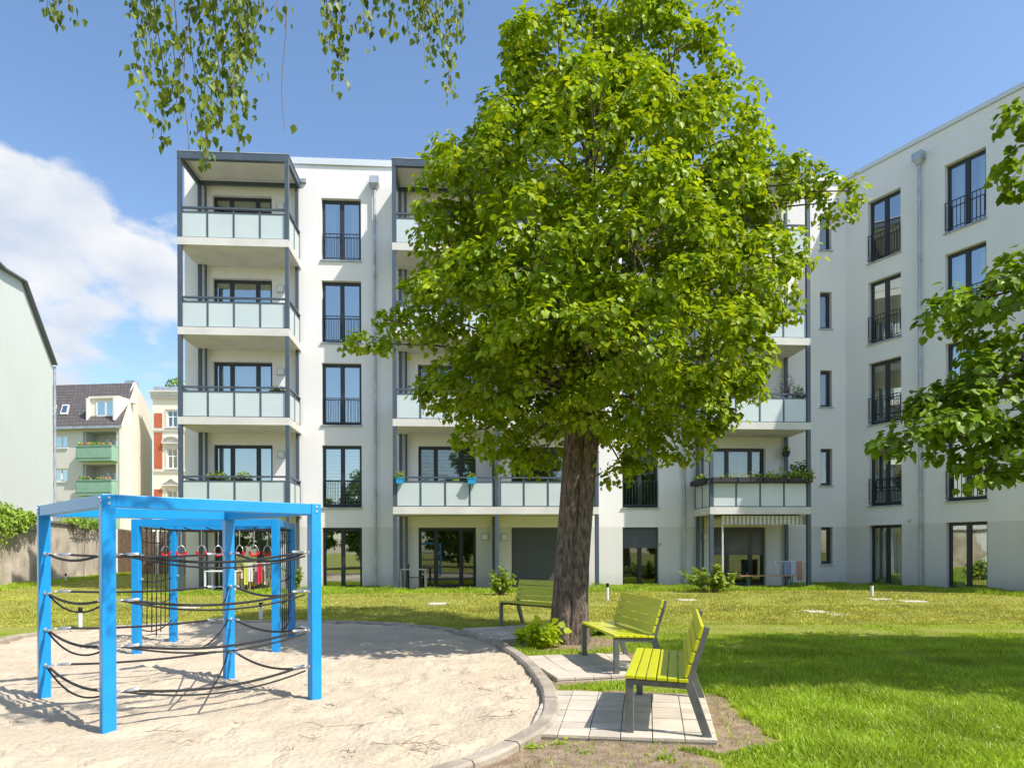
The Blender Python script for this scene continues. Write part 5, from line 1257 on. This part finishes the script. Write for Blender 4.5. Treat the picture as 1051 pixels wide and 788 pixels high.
bush(88, 588, 24, 10, 'low weeds at the foot of the garden wall', 200, .09, 'ivy', 'weed')
# weed tufts in bare soil and lawn
for (px, py, w, h, n) in ((680, 779, 14, 12, 60), (545, 766, 16, 8, 60), (575, 762, 12, 7, 40), (950, 700, 9, 16, 40), (600, 772, 12, 6, 40)):
    bush(px, py, w, h, {680: 'small green weed tuft in the bare soil before the near bench', 545: 'weed tuft in the soil beside the kerb, leftmost', 575: 'weed tuft in the soil below the front paved pad', 950: 'thin upright weed standing in the long grass', 600: 'flat weed tuft in the middle of the bare soil'}[px], n, .035, 'grass', 'weed', 'lance', 'weed', .02)

# dry twigs on the sand
spots = [(455, 690), (470, 705), (505, 712), (400, 720), (415, 735), (385, 745), (440, 748), (330, 760), (345, 728), (300, 732), (290, 775), (365, 700), (490, 740), (540, 722), (520, 735), (240, 745), (200, 765), (150, 755), (420, 775), (350, 775), (460, 770), (20, 745), (260, 712), (380, 768), (535, 700), (310, 705)]
for i, (px, py) in enumerate(spots):
    X, Y = G(px, py, 0); m_ = MB(); a = random.uniform(-.5, .5)+(math.pi if random.random() < .5 else 0); L_ = random.choice((.08, .12, .18, .3, .55))*random.uniform(.8, 1.2); pts = []
    for k in range(6):
        pts.append(Vector((X+math.cos(a)*L_*k/5+random.gauss(0, .012), Y+math.sin(a)*L_*k/5+random.gauss(0, .015), .03+random.uniform(-.004, .02))))
    m_.tube(pts, [.0025, .0025, .002, .002, .0015, .001], 5)
    for k in (1, 2, 3, 4):
        if random.random() < .75: b_ = a+random.choice((-1, 1))*random.uniform(.5, 1.1); l_ = L_*random.uniform(.2, .5); m_.tube([pts[k], pts[k]+Vector((math.cos(b_)*l_*.5, math.sin(b_)*l_*.5, .02)), pts[k]+Vector((math.cos(b_)*l_, math.sin(b_)*l_, .01))], [.003, .0025, .0015], 4)
    tag(m_.build('twig', 'twig'), 'thin dry twig lying on the sandpit sand', 'twig', 'dry twigs on the sand')

# ------------------------------------------------------------------ sky, sun, camera
SUN_AZ = math.radians(60); SUN_EL = math.radians(52)
sv_ = Vector((math.sin(SUN_AZ)*math.cos(SUN_EL), -math.cos(SUN_AZ)*math.cos(SUN_EL), math.sin(SUN_EL)))
wd_ = bpy.data.worlds.new('World'); scn.world = wd_; wd_.use_nodes = True; nt = wd_.node_tree; L = nt.links
bg = nt.nodes['Background']; sky = N(nt, 'ShaderNodeTexSky', sky_type='NISHITA'); sky.sun_disc = False; sky.sun_elevation = SUN_EL; sky.sun_rotation = math.atan2(sv_.x, sv_.y)
sky.air_density = 1.0; sky.dust_density = .9; sky.ozone_density = 1.3
tc = N(nt, 'ShaderNodeTexCoord')
ns = N(nt, 'ShaderNodeTexNoise'); ns.inputs['Scale'].default_value = 7.5; ns.inputs['Detail'].default_value = 10; ns.inputs['Roughness'].default_value = .56; ns.inputs['Distortion'].default_value = .25
mp = N(nt, 'ShaderNodeMapping'); mp.inputs['Scale'].default_value = (1, 1, 1.7); L.new(tc.outputs['Generated'], mp.inputs[0]); L.new(mp.outputs[0], ns.inputs['Vector'])
def math2(op, a, b_=None, clamp=False):
    n_ = N(nt, 'ShaderNodeMath', operation=op, use_clamp=clamp)
    for i, x in enumerate((a, b_)):
        if x is None: continue
        if isinstance(x, (int, float)): n_.inputs[i].default_value = x
        else: L.new(x, n_.inputs[i])
    return n_.outputs[0]
acc = None
for (px, py, rad, amp) in ((20, 232, 5.5, 1.0), (70, 238, 5.5, 1.0), (115, 275, 5.5, 1.0), (60, 300, 8, 1.0), (150, 310, 4.2, .95), (-40, 290, 9, 1.0), (-60, 350, 9, .9), (60, 372, 3.6, .85), (20, 350, 5.5, .9), (172, 345, 3.6, .6), (168, 240, 3.0, .45), (110, 330, 5, .7), (1250, 250, 14, .8), (1500, 300, 16, .8), (-500, 250, 18, .9), (140, 350, 7, .35)):
    dx, dy = unroll(px, py); d = Vector((dx/F, 1, dy/F)).normalized(); dt = N(nt, 'ShaderNodeVectorMath', operation='DOT_PRODUCT'); L.new(tc.outputs['Generated'], dt.inputs[0]); dt.inputs[1].default_value = d
    mr = N(nt, 'ShaderNodeMapRange', interpolation_type='SMOOTHSTEP'); L.new(dt.outputs['Value'], mr.inputs[0]); mr.inputs[1].default_value = math.cos(math.radians(rad)); mr.inputs[2].default_value = math.cos(math.radians(rad*.35)); mr.inputs[4].default_value = amp
    acc = mr.outputs[0] if acc is None else math2('MAXIMUM', acc, mr.outputs[0])
# clouds behind the viewer, seen only in window reflections and as sky light
nb2 = N(nt, 'ShaderNodeTexNoise'); nb2.inputs['Scale'].default_value = 2.2; nb2.inputs['Detail'].default_value = 7; L.new(tc.outputs['Generated'], nb2.inputs['Vector'])
sep = N(nt, 'ShaderNodeSeparateXYZ'); L.new(tc.outputs['Generated'], sep.inputs[0])
back = N(nt, 'ShaderNodeMapRange'); L.new(sep.outputs['Y'], back.inputs[0]); back.inputs[1].default_value = .1; back.inputs[2].default_value = -.2
bk2 = math2('MULTIPLY', back.outputs[0], math2('MULTIPLY', math2('SUBTRACT', nb2.outputs['Fac'], .50), 2.6))
acc = math2('MAXIMUM', acc, bk2)
val = math2('ADD', acc, math2('MULTIPLY', math2('SUBTRACT', ns.outputs['Fac'], .5), 3.0))
fac = N(nt, 'ShaderNodeMapRange', interpolation_type='SMOOTHSTEP'); L.new(val, fac.inputs[0]); fac.inputs[1].default_value = .36; fac.inputs[2].default_value = .88
gate = N(nt, 'ShaderNodeMapRange'); L.new(acc, gate.inputs[0]); gate.inputs[1].default_value = .0; gate.inputs[2].default_value = .3
fac2 = math2('MULTIPLY', fac.outputs[0], gate.outputs[0], True)
fac2 = math2('MULTIPLY', fac2, .93)
n3 = N(nt, 'ShaderNodeTexNoise'); n3.inputs['Scale'].default_value = 9; n3.inputs['Detail'].default_value = 8; L.new(mp.outputs[0], n3.inputs['Vector'])
shade = N(nt, 'ShaderNodeMapRange'); L.new(n3.outputs['Fac'], shade.inputs[0]); shade.inputs[1].default_value = .3; shade.inputs[2].default_value = .62
cm = N(nt, 'ShaderNodeMix', data_type='RGBA'); L.new(shade.outputs[0], cm.inputs[0]); CS = 1.0
cm.inputs[6].default_value = (3.3, 3.7, 4.4, 1); cm.inputs[7].default_value = (5.0, 5.0, 5.0, 1)
mx = N(nt, 'ShaderNodeMix', data_type='RGBA'); L.new(fac2, mx.inputs[0]); hsv = N(nt, 'ShaderNodeHueSaturation'); hsv.inputs['Saturation'].default_value = 1.08; hsv.inputs['Value'].default_value = 1.2; L.new(sky.outputs[0], hsv.inputs['Color']); L.new(hsv.outputs[0], mx.inputs[6]); L.new(cm.outputs[2], mx.inputs[7])
L.new(mx.outputs[2], bg.inputs['Color']); bg.inputs['Strength'].default_value = .148
sl = bpy.data.lights.new('sun', 'SUN'); sl.energy = 4.7; sl.angle = math.radians(.55); sl.color = (1, .95, .87); so = bpy.data.objects.new('sun', sl); C.objects.link(so); so.location = sv_*60
so.rotation_euler = sv_.to_track_quat('Z', 'Y').to_euler()
cam = bpy.data.cameras.new('camera'); co = bpy.data.objects.new('camera', cam); C.objects.link(co); scn.camera = co
cam.sensor_width = 36; cam.lens = F/1051*36; cam.shift_y = (HY-394)/1051; cam.clip_end = 3000; cam.clip_start = .05
co.matrix_world = Matrix.Translation((0, 0, CAM)) @ Matrix.Rotation(math.radians(90), 4, 'X') @ Matrix.Rotation(-ROLL, 4, 'Z')
scn.view_settings.view_transform = 'Standard'; scn.view_settings.look = 'None'; scn.view_settings.exposure = 0.42; scn.view_settings.gamma = 1
scn.render.engine = 'CYCLES'; scn.cycles.max_bounces = 8; scn.cycles.transparent_max_bounces = 12; scn.cycles.use_denoising = True
